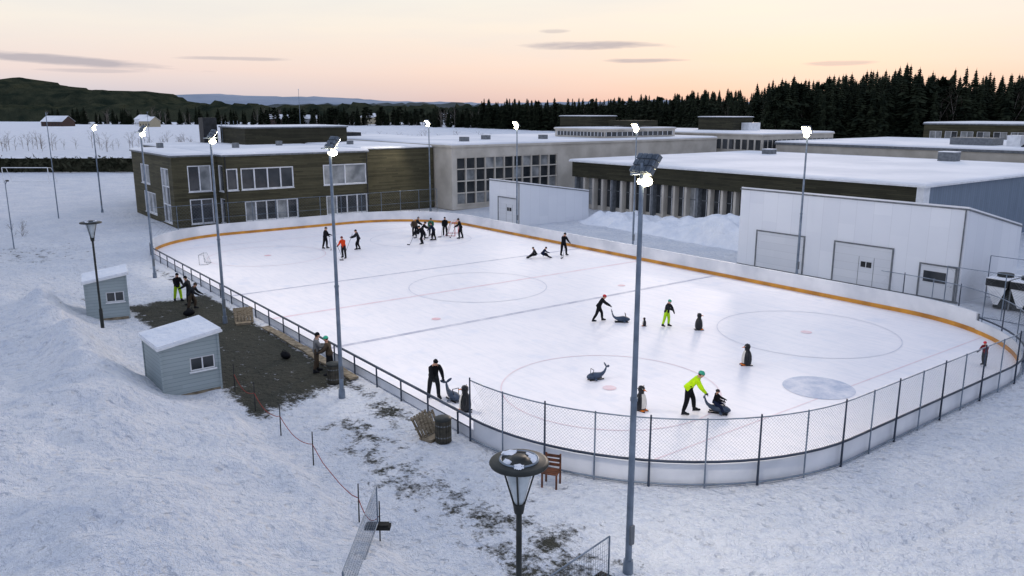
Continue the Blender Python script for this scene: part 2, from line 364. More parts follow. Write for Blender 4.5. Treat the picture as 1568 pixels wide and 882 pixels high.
def sweep(acc,s0,s1,o0,o1,z0,z1,mat,step=0.7,smooth=False):
    n=max(2,int((s1-s0)/step)); vs=[];fs=[]
    for i in range(n+1):
        s=s0+(s1-s0)*i/n; p=PP(s,o0);q=PP(s,o1)
        vs+=[(p[0],p[1],z0),(q[0],q[1],z0),(q[0],q[1],z1),(p[0],p[1],z1)]
    for i in range(n):
        k=4*i
        for j in range(4): fs.append((k+j,k+(j+1)%4,k+4+(j+1)%4,k+4+j))
    fs+=[(3,2,1,0),(4*n,4*n+1,4*n+2,4*n+3)]
    acc.add(vs,fs,mat,smooth)
def rtube(acc,s0,s1,off,z,r,mat,step=0.7,n=6):
    k=max(2,int((s1-s0)/step)); pr=None
    for i in range(k+1):
        p=PP(s0+(s1-s0)*i/k,off); p=(p[0],p[1],z)
        if pr: acc.tube(pr,p,r,r,mat,n,cap=False)
        pr=p
ic=Acc(); n=200; ic.add([(*PP(TOT*i/n,0.0),0.02) for i in range(n)],[tuple(range(n))],'x')
im=bpy.data.materials.new('ice'); t=nt(im); N=t.nodes; L=t.links
o=N.new('ShaderNodeOutputMaterial'); p=N.new('ShaderNodeBsdfPrincipled'); L.new(p.outputs[0],o.inputs[0]); tc=N.new('ShaderNodeTexCoord')
mp=N.new('ShaderNodeMapping'); mp.inputs['Scale'].default_value=(0.25,1.4,1); mp.inputs['Rotation'].default_value=(0,0,0.3); L.new(tc.outputs['Object'],mp.inputs[0])
mp2=N.new('ShaderNodeMapping'); mp2.inputs['Scale'].default_value=(1.6,0.2,1); mp2.inputs['Rotation'].default_value=(0,0,-0.4); L.new(tc.outputs['Object'],mp2.inputs[0])
c=MX(MR(noise(0.16,4),0.35,0.7,0,1),(0.88,0.85,0.87,1),(0.80,0.79,0.83,1))
c=MX(MR(noise(2.2,4,0.75,mp.outputs[0]),0.46,0.62,0,0.30),c,(0.64,0.67,0.74,1))
c=MX(MR(noise(2.5,4,0.75,mp2.outputs[0]),0.50,0.66,0,0.25),c,(0.92,0.90,0.92,1))
c=MX(MR(noise(0.55,3,0.6),0.58,0.74,0,0.4),c,(0.62,0.67,0.78,1))
L.new(c,p.inputs['Base Color']); p.inputs['Roughness'].default_value=0.5; p.inputs['Specular IOR Level'].default_value=0.3
bp=N.new('ShaderNodeBump'); bp.inputs['Strength'].default_value=0.25; bp.inputs['Distance'].default_value=0.02; L.new(noise(4,4,0.75),bp.inputs['Height']); L.new(bp.outputs[0],p.inputs['Normal'])
M['x']=im
rink=empty('ice_rink'); ic.obj('ice_surface',rink)
def faint(name,rgb,k):
    # worn paint below the ice: ice colour tinted by patchy pigment
    m=bpy.data.materials.new(name); t=nt(m); N2=t.nodes; L2=t.links
    o=N2.new('ShaderNodeOutputMaterial'); p=N2.new('ShaderNodeBsdfPrincipled'); L2.new(p.outputs[0],o.inputs[0])
    tcc=N2.new('ShaderNodeTexCoord'); nn=N2.new('ShaderNodeTexNoise'); nn.inputs['Scale'].default_value=1.1; nn.inputs['Detail'].default_value=5; nn.inputs['Roughness'].default_value=0.7
    L2.new(tcc.outputs['Object'],nn.inputs['Vector']); mr=N2.new('ShaderNodeMapRange'); mr.inputs[1].default_value=0.3;mr.inputs[2].default_value=0.65;mr.inputs[3].default_value=k*0.3;mr.inputs[4].default_value=k
    L2.new(nn.outputs['Fac'],mr.inputs[0]); mx=N2.new('ShaderNodeMix'); mx.data_type='RGBA'; L2.new(mr.outputs[0],mx.inputs[0]); mx.inputs[6].default_value=(0.84,0.82,0.85,1); mx.inputs[7].default_value=lin(*rgb)
    L2.new(mx.outputs[2],p.inputs['Base Color']); p.inputs['Roughness'].default_value=0.5; p.inputs['Specular IOR Level'].default_value=0.3; return m
M['lblue']=faint('line_blue',(112,120,154),0.68); M['lred']=faint('line_red',(206,130,146),0.42); M['lthin']=faint('line_thin_blue',(150,160,186),0.55); M['crease']=faint('crease_blue',(140,160,190),0.95); M['spot']=faint('spot_red',(214,120,130),0.6)
mk_=Acc()
def strip(a0,b0,a1,b1,wd,mat,z):
    d=Vector((a1-a0,b1-b0,0)).normalized(); nn=Vector((-d.y,d.x,0))*wd/2
    mk_.add([(a0+nn.x,b0+nn.y,z),(a0-nn.x,b0-nn.y,z),(a1-nn.x,b1-nn.y,z),(a1+nn.x,b1+nn.y,z)],[(0,1,2,3)],mat)
def ring(cx,cy,r,wd,mat,z,t0=0,t1=2*math.pi,n=64):
    vs=[]
    for i in range(n+1):
        q=t0+(t1-t0)*i/n
        vs+=[(cx+(r-wd/2)*math.cos(q),cy+(r-wd/2)*math.sin(q),z),(cx+(r+wd/2)*math.cos(q),cy+(r+wd/2)*math.sin(q),z)]
    mk_.add(vs,[(2*i,2*i+1,2*i+3,2*i+2) for i in range(n)],mat)
def disc(cx,cy,r,mat,z,t0=0,t1=2*math.pi,n=40,sy=1):
    mk_.add([(cx+r*math.cos(t0+(t1-t0)*i/n),cy+sy*r*math.sin(t0+(t1-t0)*i/n),z) for i in range(n)],[tuple(range(n))],mat)
strip(8.5,-14.2,8.5,14.2,0.30,'lblue',0.026); strip(-5.3,-14.2,-5.3,14.2,0.24,'lblue',0.026); strip(1.5,-14.2,1.5,14.2,0.26,'lred',0.026)
strip(26.3,-12.6,26.3,12.6,0.07,'lred',0.026); strip(-24.5,-13.4,-24.5,13.4,0.07,'lred',0.026)
ring(1.5,-0.5,4.4,0.07,'lthin',0.030)
for cx,cy in ((20.5,6.6),(20.5,-7.2),(-17.5,6.6),(-17.5,-7.2)):
    ring(cx,cy,4.4,0.06,'lred' if cy<0 else 'lthin',0.030); disc(cx,cy,0.28,'spot',0.034)
for cx,cy in ((6.9,-7),(6.9,7)): disc(cx,cy,0.25,'spot',0.034)
disc(25.6,-0.4,1.4,'crease',0.030)
mk_.obj('painted_markings',rink)
bd=Acc()
sweep(bd,S2-6,TOT,0.0,0.10,0.0,1.0,'boards'); sweep(bd,S2-6,TOT,-0.02,0.14,1.0,1.07,'boards')
sweep(bd,S2-6,TOT,-0.03,-0.002,0.02,0.25,'yellow')
sweep(bd,0,S1,0.0,0.06,0.0,0.34,'boards')
sweep(bd,S1,S2-6,0.0,0.05,0.02,0.68,'boards'); sweep(bd,S1,S2-6,-0.03,-0.002,0.02,0.22,'yellow')
i=S2-6
while i<TOT:
    p0=PP(i,0.12); bd.box(p0[0]-.04,p0[0]+.04,p0[1]-.04,p0[1]+.04,0,1.0,'trimgrey'); i+=2.4
bd.obj('rink_boards')
rl=Acc()
rtube(rl,0,S1,0.16,0.84,0.05,'rail'); rtube(rl,0,S1,0.16,0.44,0.022,'rail')
s=0.0
while s<=S1: 
    p0=PP(s,0.16); rl.tube((*p0,-0.05),(*p0,0.84),0.035,0.035,'rail'); s+=2.0
rl.obj('rink_railing')
cf=Acc()
rtube(cf,S1,S2,0.16,0.80,0.042,'rail'); rtube(cf,S1,S2,0.16,2.15,0.022,'galv'); rtube(cf,S1,S2,0.16,0.07,0.032,'galv')
s=S1; k=0
while s<=S2+0.01:
    p0=PP(s,0.18); cf.tube((*p0,-0.05),(*p0,2.2 if k%2 else 2.25),0.026 if k%2 else 0.038,0.026,'rail' if k%2==0 else 'galv'); s+=1.62; k+=1
def chain(acc,path,length,z0,z1,sp,r,mat='wire',seg=0.5):
    H_=z1-z0; n=int((length+H_)/sp)
    for sgn in (1,-1):
        for i in range(n+1):
            sb=i*sp-H_ if sgn>0 else i*sp
            pr=None; m=max(2,int(H_/seg))
            for j in range(m+1):
                f=j/m; sx=sb+sgn*H_*f
                if sx<0 or sx>length: pr=None; continue
                q=path(sx); q=(q[0],q[1],z0+H_*f)
                if pr: acc.tube(pr,q,r,r,mat,3,cap=False)
                pr=q
chain(cf,lambda x:PP(S1+x,0.15),S2-S1,0.8,2.15,0.11,0.003)
cf.obj('chain_link_fence')
ff=Acc()
for i in range(14):
    y=-12+i*2.3; ff.tube((-33.0,y,0),(-33.0,y,2.6),0.03,0.03,'galv',6)
ff.tube((-33,-12,2.6),(-33,17.9,2.6),0.02,0.02,'galv',6); ff.tube((-33,-12,1.3),(-33,17.9,1.3),0.015,0.015,'galv',6)
chain(ff,lambda x:(-33.0,-12+x),29.9,0.05,2.6,0.3,0.004,seg=3)
ff.obj('mesh_fence')
# ------------------------------------------------------------------ floodlight poles
def flood(a,b,face,h=9.94,light=True,energy=1500):
    z0=th(a,b)-0.1 if abs(b)<60 else 0
    pole=Acc(); pole.tube((0,0,z0),(0,0,h*0.45),0.085,0.075,'galv',12); pole.tube((0,0,h*0.45),(0,0,h-0.25),0.07,0.05,'galv',12)
    pole.tube((0,0,z0),(0,0,0.35),0.14,0.12,'galv',12); pole.tube((0,0,h*.45-.04),(0,0,h*.45+.04),0.09,0.09,'galv',12)
    pole.box(0.06,0.12,-0.06,0.06,0.8,1.3,'trimgrey')
    head=Acc(); ang=math.atan2(face[1],face[0]); T=Matrix.Translation((0,0,h-0.1))@Matrix.Rotation(ang,4,'Z')@Matrix.Translation((0.12,0,0))@Matrix.Rotation(math.radians(38),4,'Y')
    for r_ in range(3):
        for c_ in range(4):
            y=-0.30+c_*0.155; z=-0.24+r_*0.17
            head.box(-0.05,0.05,y,y+0.14,z,z+0.15,'trimgrey',T)
            head.box(0.052,0.062,y+0.02,y+0.12,z+0.02,z+0.13,'lamp',T)
            for q in range(4): head.box(-0.10,-0.05,y+0.02+q*0.032,y+0.03+q*0.032,z+.01,z+0.14,'galv',T)
    head.tube((0,-0.34,h-0.28),(0,0.34,h-0.28),0.025,0.025,'galv')
    head.tube((0,0,h-0.3),(0,0,h-0.05),0.045,0.04,'galv')
    lens=Acc(); lens.ell((0.10*math.cos(ang),0.10*math.sin(ang),h-0.46),(0.17,0.17,0.11),'lamp',seg=12,rings=6)
    g=group('floodlight_pole',{'pole':pole,'lamp_head':head,'lamp_lens':lens},(a,b,0))
    if light:
        l=bpy.data.lights.new('floodlight','SPOT'); l.energy=energy; l.color=(1,0.90,0.78); l.spot_size=math.radians(130); l.spot_blend=0.7; l.shadow_soft_size=0.3
        lo=bpy.data.objects.new('floodlight_beam',l); COL.objects.link(lo); lo.parent=g; lo.location=(0.35*math.cos(ang),0.35*math.sin(ang),h-0.6)
        lo.rotation_euler=Vector((-face[0]*1.1,-face[1]*1.1,1)).to_track_quat('Z','Y').to_euler()
flood(30.33,-16.07,(0,1))
for a_ in (14.9,0.7,-14.0): flood(a_,-16.3,(0,1))
for a_ in (12.8,-2.2,-17.6,-33.4): flood(a_,17.3,(0,-1))
x,y=G(-45.5,88); flood(x,y,(0.5,0.8),9.5,False)
def thinpole(name,X,Y,h,r=0.06):
    a_,b_=G(X,Y); A=Acc(); A.tube((0,0,0),(0,0,h),r,r*0.6,'galv',8); A.tube((0,0,h-0.3),(0.7,0.1,h),0.03,0.03,'galv',6); A.box(0.5,1.0,0,0.2,h-0.02,h+0.08,'trimdark'); A.obj(name,None,(a_,b_,th(a_,b_)-0.1))
thinpole('light_pole',-47.4,82.7,10.9); thinpole('light_pole',-40.5,63.8,5.6,0.05); thinpole('light_pole',-74,165,11)
A=Acc(); A.tube((0,0,0),(0,0,17),0.10,0.05,'galv',8); x,y=G(-60,230); A.ell((0,0,17),(0.15,0.15,0.15),'whitetrim'); A.obj('flag_pole',None,(x,y,0))
# ------------------------------------------------------------------ street lamps
def street_lamp(a,b,h,z0,snow=True):
    P=Acc(); P.tube((0,0,z0),(0,0,z0+1.1),0.085,0.085,'black',12); P.tube((0,0,z0+1.1),(0,0,h-0.95),0.055,0.05,'black',12); P.tube((0,0,h-0.98),(0,0,h-0.80),0.08,0.11,'black',12)
    D=Acc(); D.lathe([(0.0,0.05),(0.12,0.05),(0.14,0.015),(0.44,-0.015),(0.49,-0.03),(0.505,-0.06),(0.49,-0.09),(0.40,-0.085),(0.15,-0.08),(0.0,-0.08)],(0,0,h),'black',40)
    D.lathe([(0.30,0.012),(0.31,0.022),(0.33,0.022),(0.34,0.004)],(0,0,h),'galv',40)
    Gc=Acc(); Gc.lathe([(0.07,-0.80),(0.10,-0.72),(0.25,-0.12),(0.26,-0.09)],(0,0,h),'glassclear',20)
    S=Acc()
    for i in range(4):
        q=math.pi/4+math.pi/2*i; S.tube((0.09*math.cos(q),0.09*math.sin(q),h-0.82),(0.31*math.cos(q),0.31*math.sin(q),h-0.06),0.016,0.016,'black',6)
    parts={'post':P,'canopy':D,'lantern_glass':Gc,'struts':S}
    if snow:
        Sn=Acc()
        for (r0,r1,t0,t1) in ((0.17,0.34,0.3,2.0),(0.18,0.42,2.6,3.6),(0.16,0.30,4.2,5.0),(0.2,0.4,5.3,5.9)):
            vs=[];m_=14
            for i in range(m_+1):
                q=t0+(t1-t0)*i/m_; w1=math.sin(math.pi*i/m_)**.6; rr0=(r0+r1)/2-(r1-r0)/2*w1+R.uniform(-.01,.02); rr1=(r0+r1)/2+(r1-r0)/2*w1+R.uniform(-.02,.02)
                vs+=[(rr0*math.cos(q),rr0*math.sin(q),h+0.012),((rr0+rr1)/2*math.cos(q),(rr0+rr1)/2*math.sin(q),h+0.035),(rr1*math.cos(q),rr1*math.sin(q),h+0.0)]
            Sn.add(vs,[f for i in range(m_) for f in ((3*i,3*i+1,3*i+4,3*i+3),(3*i+1,3*i+2,3*i+5,3*i+4))],'snow',True)
        parts['snow_cap']=Sn
    return group('street_lamp',parts,(a,b,0))
x,y=G(0.12,12.35); street_lamp(x,y,5.3,th(x,y)-0.1)
street_lamp(-0.9,-21.9,5.7,th(-0.9,-21.9)-0.1)
# ------------------------------------------------------------------ building helpers
def wall(parts,org,ud,width,z0,z1,openings,wm,depth=0.18,frame='whitetrim',fw=0.07):
    W_=parts['walls'];GL=parts['window_glass'];FR=parts['window_frames']
    nx,ny=ud[1],-ud[0]
    def pt(u,z,d=0.0): return (org[0]+ud[0]*u-nx*d, org[1]+ud[1]*u-ny*d, z)
    us=sorted({0,width,*[o[0] for o in openings],*[o[1] for o in openings]}); zs=sorted({z0,z1,*[o[2] for o in openings],*[o[3] for o in openings]})
    for i in range(len(us)-1):
        for j in range(len(zs)-1):
            uc=(us[i]+us[i+1])/2; zc=(zs[j]+zs[j+1])/2
            if any(o[0]<uc<o[1] and o[2]<zc<o[3] for o in openings): continue
            W_.add([pt(us[i],zs[j]),pt(us[i+1],zs[j]),pt(us[i+1],zs[j+1]),pt(us[i],zs[j+1])],[(0,1,2,3)],wm)
    def bar(u0,u1,a0,a1,d0,d1,mat,acc):
        vs=[pt(u0,a0,d1),pt(u1,a0,d1),pt(u1,a0,d0),pt(u0,a0,d0),pt(u0,a1,d1),pt(u1,a1,d1),pt(u1,a1,d0),pt(u0,a1,d0)]
        acc.add(vs,[(0,3,2,1),(4,5,6,7),(0,1,5,4),(1,2,6,5),(2,3,7,6),(3,0,4,7)],mat)
    for o in openings:
        u0,u1,a0,a1,nc,nr,gmat=o[:7]; fm=o[7] if len(o)>7 else frame
        for q in ([pt(u0,a0),pt(u1,a0),pt(u1,a0,depth),pt(u0,a0,depth)],[pt(u0,a1,depth),pt(u1,a1,depth),pt(u1,a1),pt(u0,a1)],[pt(u0,a0),pt(u0,a0,depth),pt(u0,a1,depth),pt(u0,a1)],[pt(u1,a0,depth),pt(u1,a0),pt(u1,a1),pt(u1,a1,depth)]):
            W_.add(q,[(0,1,2,3)],'trimdark')
        for ci in range(nc):
            for ri in range(nr):
                ua=u0+(u1-u0)*ci/nc; ub=u0+(u1-u0)*(ci+1)/nc; za=a0+(a1-a0)*ri/nr; zb=a0+(a1-a0)*(ri+1)/nr
                g=gmat if not callable(gmat) else gmat(ci,ri)
                GL.add([pt(ua,za,depth-0.03),pt(ub,za,depth-0.03),pt(ub,zb,depth-0.03),pt(ua,zb,depth-0.03)],[(0,1,2,3)],g)
        for ci in range(nc+1):
            u=u0+(u1-u0)*ci/nc; u=min(max(u,u0+fw/2),u1-fw/2); bar(u-fw/2,u+fw/2,a0,a1,0.02,depth-0.035,fm,FR)
        for ri in range(nr+1):
            z=a0+(a1-a0)*ri/nr; z=min(max(z,a0+fw/2),a1-fw/2); bar(u0+fw,u1-fw,z-fw/2,z+fw/2,0.03,depth-0.036,fm,FR)
        bar(u0-0.05,u1+0.05,a0-0.06,a0-0.003,-0.06,0.02,fm,FR)
def newparts(): return {k:Acc() for k in ('walls','window_glass','window_frames','roof','roof_snow','trim','doors')}
def roof(parts,a0,a1,b0,b1,z,th_=0.25,edge='trimgrey',ov=0.15,snow=0.22):
    parts['roof'].box(a0-ov,a1+ov,b0-ov,b1+ov,z+0.002,z+th_,edge)
    zz=z+th_; vs=[]
    for (q,h_) in ((0.02,0.003),(0.10,snow*0.7),(0.5,snow)):
        vs+=[(a0-ov+q,b0-ov+q,zz+h_),(a1+ov-q,b0-ov+q,zz+h_),(a1+ov-q,b1+ov-q,zz+h_),(a0-ov+q,b1+ov-q,zz+h_)]
    fs=[]
    for k in (0,4):
        for j in range(4): fs.append((k+j,k+(j+1)%4,k+4+(j+1)%4,k+4+j))
    fs.append((8,9,10,11)); parts['roof_snow'].add(vs,fs,'roofsnow')
rg=lambda *c:(lambda i,j:R.choice(c))
P=newparts(); g=rg('glass','blind','glass')
H1=6.75
wall(P,(-35,-4.6),(0,1),15.2,0,H1,[(0.2,1.3,3.5,5.6,1,1,'glass'),(1.6,6.9,3.5,5.6,4,1,g),(10.1,15.0,3.5,5.6,2,1,'blind'),(1.8,7.2,0.4,2.4,5,1,g),(10.3,15.0,0.4,2.4,4,1,g)],'wood',fw=0.11)
wall(P,(-37,-8.8),(0,1),4.2,0,H1,[(1.4,3.6,3.4,5.9,2,1,g),(1.4,3.6,0.3,2.7,2,1,g)],'wood',fw=0.1)
wall(P,(-37,-4.6),(1,0),2.0,0,H1,[(0.3,1.7,3.4,5.9,1,1,'glass'),(0.3,1.7,0.3,2.7,1,1,'glass')],'wood')
wall(P,(-53,-8.8),(1,0),16.0,0,H1,[(3.6,7.2,3.6,5.6,2,1,'blind'),(4.2,9.0,0.6,2.8,3,1,g),(11.8,14.6,0.3,5.6,2,3,g)],'wood',fw=0.1)
wall(P,(-35,10.6),(-1,0),2.0,0,H1,[],'wood')
wall(P,(-37,10.6),(0,1),9.4,0,H1+.15,[],'wood')
wall(P,(-66,-4.6),(1,0),13,0,H1,[],'wood'); wall(P,(-53,-4.6),(0,-1),4.2,0,H1,[],'wood'); wall(P,(-66,20),(0,-1),24.6,0,H1,[],'wood')
roof(P,-66,-35,-4.6,10.6,H1,0.16); roof(P,-53,-37,-8.8,-4.9,H1,0.15); roof(P,-66,-37,10.9,19.7,H1+.15,0.10)
P['walls'].box(-61,-52,3.5,16.5,H1+.3,9.0,'wood2'); roof(P,-61,-52,3.5,16.5,9.0,0.15,snow=0.12)
P['walls'].box(-63,-61.2,1.5,3.2,H1+.3,10.2,'trimdark')
for i in range(5): P['trim'].tube((-60,3.4+i*0.5,7.2),(-60,3.4+i*0.5,9.8),0.03,0.03,'galv',6)
for (x_,y_) in ((-45,0),(-48,6),(-44,13),(-50,-6.5)): P['trim'].box(x_-.3,x_+.3,y_-.3,y_+.3,H1+.2,H1+0.9,'trimgrey')
for y_ in (-4.45,10.45): P['trim'].tube((-34.92,y_,0),(-34.92,y_,H1),0.05,0.05,'trimdark',6)
group('wooden_school_building',P)
P=newparts(); H2=7.0
wall(P,(-33.4,20.2),(0,1),46,0,H2,[(0.6,15.6,0.5,5.9,11,4,rg('glass','glass','glass','blind','glass'),'conc')],'conc',fw=0.12,depth=0.3)
wall(P,(-40,20.2),(1,0),6.6,0,H2,[],'conc')
roof(P,-60,-33.4,20.2,66,H2,0.25,'conc')
P['walls'].box(-46,-36,46,60,H2+.5,8.5,'conc'); P['window_glass'].box(-45.5,-35.96,45.94,45.99,7.7,8.25,'glass'); P['window_glass'].box(-35.99,-35.94,46.3,59.5,7.7,8.25,'glass')
for i in range(14): P['window_frames'].box(-45.5+i*.7,-45.4+i*.7,45.90,45.93,7.7,8.25,'whitetrim'); P['window_frames'].box(-35.93,-35.9,46.3+i,46.4+i,7.7,8.25,'whitetrim')
roof(P,-46,-36,46,60,8.5,0.2,'conc',snow=0.1)
P['walls'].box(-52,-45,52,57,8.85,10.2,'wood2'); P['walls'].box(-43.5,-38,54,58.5,8.9,9.7,'wood2')
roof(P,-52,-45,52,57,10.2,0.1,snow=0.08)
P['walls'].box(-45,-43.6,57.5,60,8.9,9.6,'whitetrim')
for (x_,y_) in ((-38,25),(-42,31),(-39,38)): P['trim'].box(x_-.5,x_+.5,y_-.4,y_+.4,H2+.4,H2+1.0,'trimgrey')
group('concrete_school_building',P)
P=newparts(); H3=5.3; a0,a1,b0,b1=-27.5,13,33,66
P['walls'].box(a0,a1-0.53,b0+0.9,b1,0,3.6,'trimdark')
P['walls'].box(a0,a1-0.53,b0,b1,3.602,H3,'wood2')
P['walls'].box(a1-0.5,a1,b0+.92,b1,0,H3-0.01,'blueclad')
P['trim'].box(a1-0.52,a1+0.04,b0-0.05,b0+0.9,0,H3-0.02,'whitetrim')
i=a0+0.3; k=0
while i<a1-2.1:
    P['trim'].box(i,i+0.28,b0+0.15,b0+0.9,0,3.59,'conc' if k%4 else 'trimgrey'); 
    gm_='glass' if R.random()<.75 else 'blind'
    P['window_glass'].box(i+0.28,i+1.5,b0+0.78,b0+0.86,0.5,3.5,gm_); P['window_frames'].box(i+0.86,i+0.92,b0+0.72,b0+0.77,0.5,3.5,'whitetrim'); P['window_frames'].box(i+0.29,i+1.49,b0+0.70,b0+0.76,2.3,2.38,'trimgrey'); P['walls'].box(i+0.29,i+1.49,b0+0.7,b0+0.88,0,0.49,'conc')
    i+=1.5; k+=1
roof(P,a0,a1,b0,b1,H3,0.13,'whitetrim',ov=0.3,snow=0.2)
for (x_,y_,w_,h_) in ((1,63,0.9,1.0),(-20,60,.6,0.6)): P['trim'].box(x_-w_,x_+w_,y_-.7,y_+.7,H3+.2,H3+.3+h_,'trimgrey'); P['roof_snow'].box(x_-w_,x_+w_,y_-.7,y_+.7,H3+.305+h_,H3+.38+h_,'roofsnow')
group('low_school_hall',P)
P=newparts()
P['walls'].box(-26,60,70,100,0,6.4,'conc'); roof(P,-26,60,70,100,6.4,0.3,'trimgrey')
P['walls'].box(-5,0,76,79,6.6,7.8,'trimgrey'); P['walls'].box(1.5,3,76,78,6.6,8.2,'whitetrim')
n=12; vs=[]
for i in range(n+1):
    q=math.pi*i/n; vs+=[(7-3.6*math.cos(q),75,6.7+1.2*math.sin(q)),(7-3.6*math.cos(q),80,6.7+1.2*math.sin(q))]
P['roof'].add(vs,[(2*i,2*i+1,2*i+3,2*i+2) for i in range(n)]+[tuple(range(0,2*n+2,2))],'trimdark')
group('flat_roof_school_wing',P)
P=newparts(); P['walls'].box(-60,-27,68,86,0,7.6,'conc'); roof(P,-60,-27,68,86,7.6,0.2,'conc')
for i in range(16): P['window_glass'].box(-26.99,-26.95,68.5+i*1.1,69.3+i*1.1,5.2,7.0,'glass')
for i in range(28): P['window_glass'].box(-59+i*1.15,-58.2+i*1.15,67.95,67.99,5.6,7.0,'glass')
P['walls'].box(-46,-39,77,82,7.9,10.0,'wood2'); roof(P,-46,-39,77,82,10.0,0.1,snow=0.08); P['walls'].box(-38.9,-37.5,79,82,7.9,9.2,'whitetrim')
group('rear_school_building',P)
P=newparts()
wall(P,(-22,104),(1,0),60,3,8.9,[(1+i*2.4,2.9+i*2.4,6.1,7.9,2,1,'glasslit' if i in (6,7,9,11) else rg('glass','blind')) for i in range(24)],'wood')
wall(P,(-22,122),(0,-1),18,0,8.9,[(1+i*2.4,2.9+i*2.4,6.1,7.9,2,1,'glass') for i in range(7)],'conc')
roof(P,-22,38,104,122,8.9,0.2,'trimgrey'); P['walls'].box(6,12,108,112,9.2,11.0,'trimgrey'); group('school_block_with_lit_windows',P)
P=newparts(); P['walls'].box(-90,-72,20,40,0,6.6,'wood2'); roof(P,-90,-72,20,40,6.6,0.2); P['walls'].box(-84,-79,24,32,6.85,7.6,'trimdark'); group('rear_wooden_building',P)
def shed(name,a0,a1,b0,b1,zf,zb,doors):
    P={k:Acc() for k in ('walls','window_glass','window_frames','roof','roof_snow','trim','doors')}
    W_=P['walls']
    wall(P,(a0,b0),(1,0),a1-a0,0,zf,[],'white')
    W_.add([(a1,b0,0),(a1,b1,0),(a1,b1,zb),(a1,b0,zf)],[(0,1,2,3)],'white'); W_.add([(a0,b1,0),(a0,b0,0),(a0,b0,zf),(a0,b1,zb)],[(0,1,2,3)],'white'); W_.add([(a1,b1,0),(a0,b1,0),(a0,b1,zb),(a1,b1,zb)],[(0,1,2,3)],'white')
    def sl(z_off0,z_off1,ov,mat,acc):
        sl_=(zb-zf)/(b1-b0)
        pts=[(a0-ov,b0-ov),(a1+ov,b0-ov),(a1+ov,b1+ov),(a0-ov,b1+ov)]
        vs=[(x_,y_,zf+sl_*(y_-b0)+z_off0) for x_,y_ in pts]+[(x_,y_,zf+sl_*(y_-b0)+z_off1) for x_,y_ in pts]
        acc.add(vs,[(0,3,2,1),(4,5,6,7),(0,1,5,4),(1,2,6,5),(2,3,7,6),(3,0,4,7)],mat)
    sl(0.003,0.09,0.06,'trimgrey',P['roof']); sl(0.093,0.20,0.0,'roofsnow',P['roof_snow'])
    P['trim'].box(a0-0.02,a1+0.02,b0-0.03,b0-0.003,0,0.18,'trimgrey')
    for (u0,u1,h_,kind) in doors:
        D=P['doors']; D.box(a0+u0,a0+u1,b0-0.025,b0-0.004,0.19,h_,'door')
        for (x0,x1,z0_,z1_) in ((u0-0.09,u0,0.19,h_+0.09),(u1,u1+0.09,0.19,h_+0.09),(u0+.002,u1-.002,h_+.002,h_+0.088)): P['trim'].box(a0+x0,a0+x1,b0-0.07,b0-0.004,z0_,z1_,'trimgrey')
        if kind=='w':
            c_=(u0+u1)/2+.3; P['window_glass'].box(a0+c_-.35,a0+c_+.35,b0-0.045,b0-0.027,1.35,1.7,'trimdark'); P['window_frames'].box(a0+c_-.02,a0+c_+.02,b0-0.055,b0-0.047,1.35,1.7,'whitetrim')
            for xx in (c_-0.5,c_+0.5): D.box(a0+xx-.012,a0+xx+.012,b0-0.036,b0-0.026,0.2,2.0,'trimgrey')
        if kind=='p': P['window_glass'].box(a0+u0+.2,a0+u1-.5,b0-0.045,b0-0.027,1.1,1.75,'glass'); P['trim'].tube((a0+u1-.15,b0-.03,1.0),(a0+u1-.15,b0-.1,1.0),0.02,0.02,'black',6)
    P['trim'].tube((a1-.12,b0-.06,0),(a1-.12,b0-.06,zf),0.04,0.04,'trimgrey',6)
    group(name,P)
shed('white_garage',-23.5,-18.4,18.3,27.3,4.15,2.85,[(1.6,4.6,2.6,'w')])
shed('white_garage',6.9,22.4,18.8,26.5,5.5,3.9,[(1.6,5.3,2.7,''),(7.6,11.4,2.7,'w'),(13.2,15.2,2.1,'p')])
P={k:Acc() for k in ('cooler_casing','fans','legs','cage_posts','cage_mesh')}
for i in range(5):
    x0=23.6+i*1.25
    P['cooler_casing'].box(x0,x0+1.15,19.2,21.4,1.35,1.75,'trimdark'); P['cooler_casing'].box(x0+.02,x0+1.13,19.22,21.38,1.752,1.80,'roofsnow')
    P['fans'].tube((x0+.57,20.3,1.8),(x0+.57,20.3,1.98),0.42,0.42,'black',16)
    P['cooler_casing'].add([(x0+.05,19.25,1.35),(x0+1.1,19.25,1.35),(x0+.7,19.35,0.3),(x0+.45,19.35,0.3)],[(0,3,2,1)],'whitetrim')
    P['legs'].box(x0,x0+.06,19.3,19.36,0,1.34,'trimgrey'); P['legs'].box(x0,x0+.06,21.2,21.26,0,1.34,'trimgrey')
P['cooler_casing'].box(24,30,19.5,21.1,0.1,1.2,'black')
cp=[(22.6,16.6),(25.6,16.6),(28.6,16.6),(31.6,16.6),(31.6,19),(31.6,22),(22.6,22)]
for i,(x_,y_) in enumerate(cp):
    P['cage_posts'].tube((x_,y_,0),(x_,y_,2.6),0.03,0.03,'galv',6)
    if i: 
        q=cp[i-1]
        for z_ in (0.1,2.6): P['cage_posts'].tube((q[0],q[1],z_),(x_,y_,z_),0.02,0.02,'galv',6)
for i in range(5):
    q,r_=cp[i],cp[i+1]; l_=math.dist(q,r_); chain(P['cage_mesh'],lambda s_:(q[0]+(r_[0]-q[0])*s_/l_,q[1]+(r_[1]-q[1])*s_/l_),l_,0.1,2.6,0.16,0.004,seg=3)
group('cooling_plant',P)
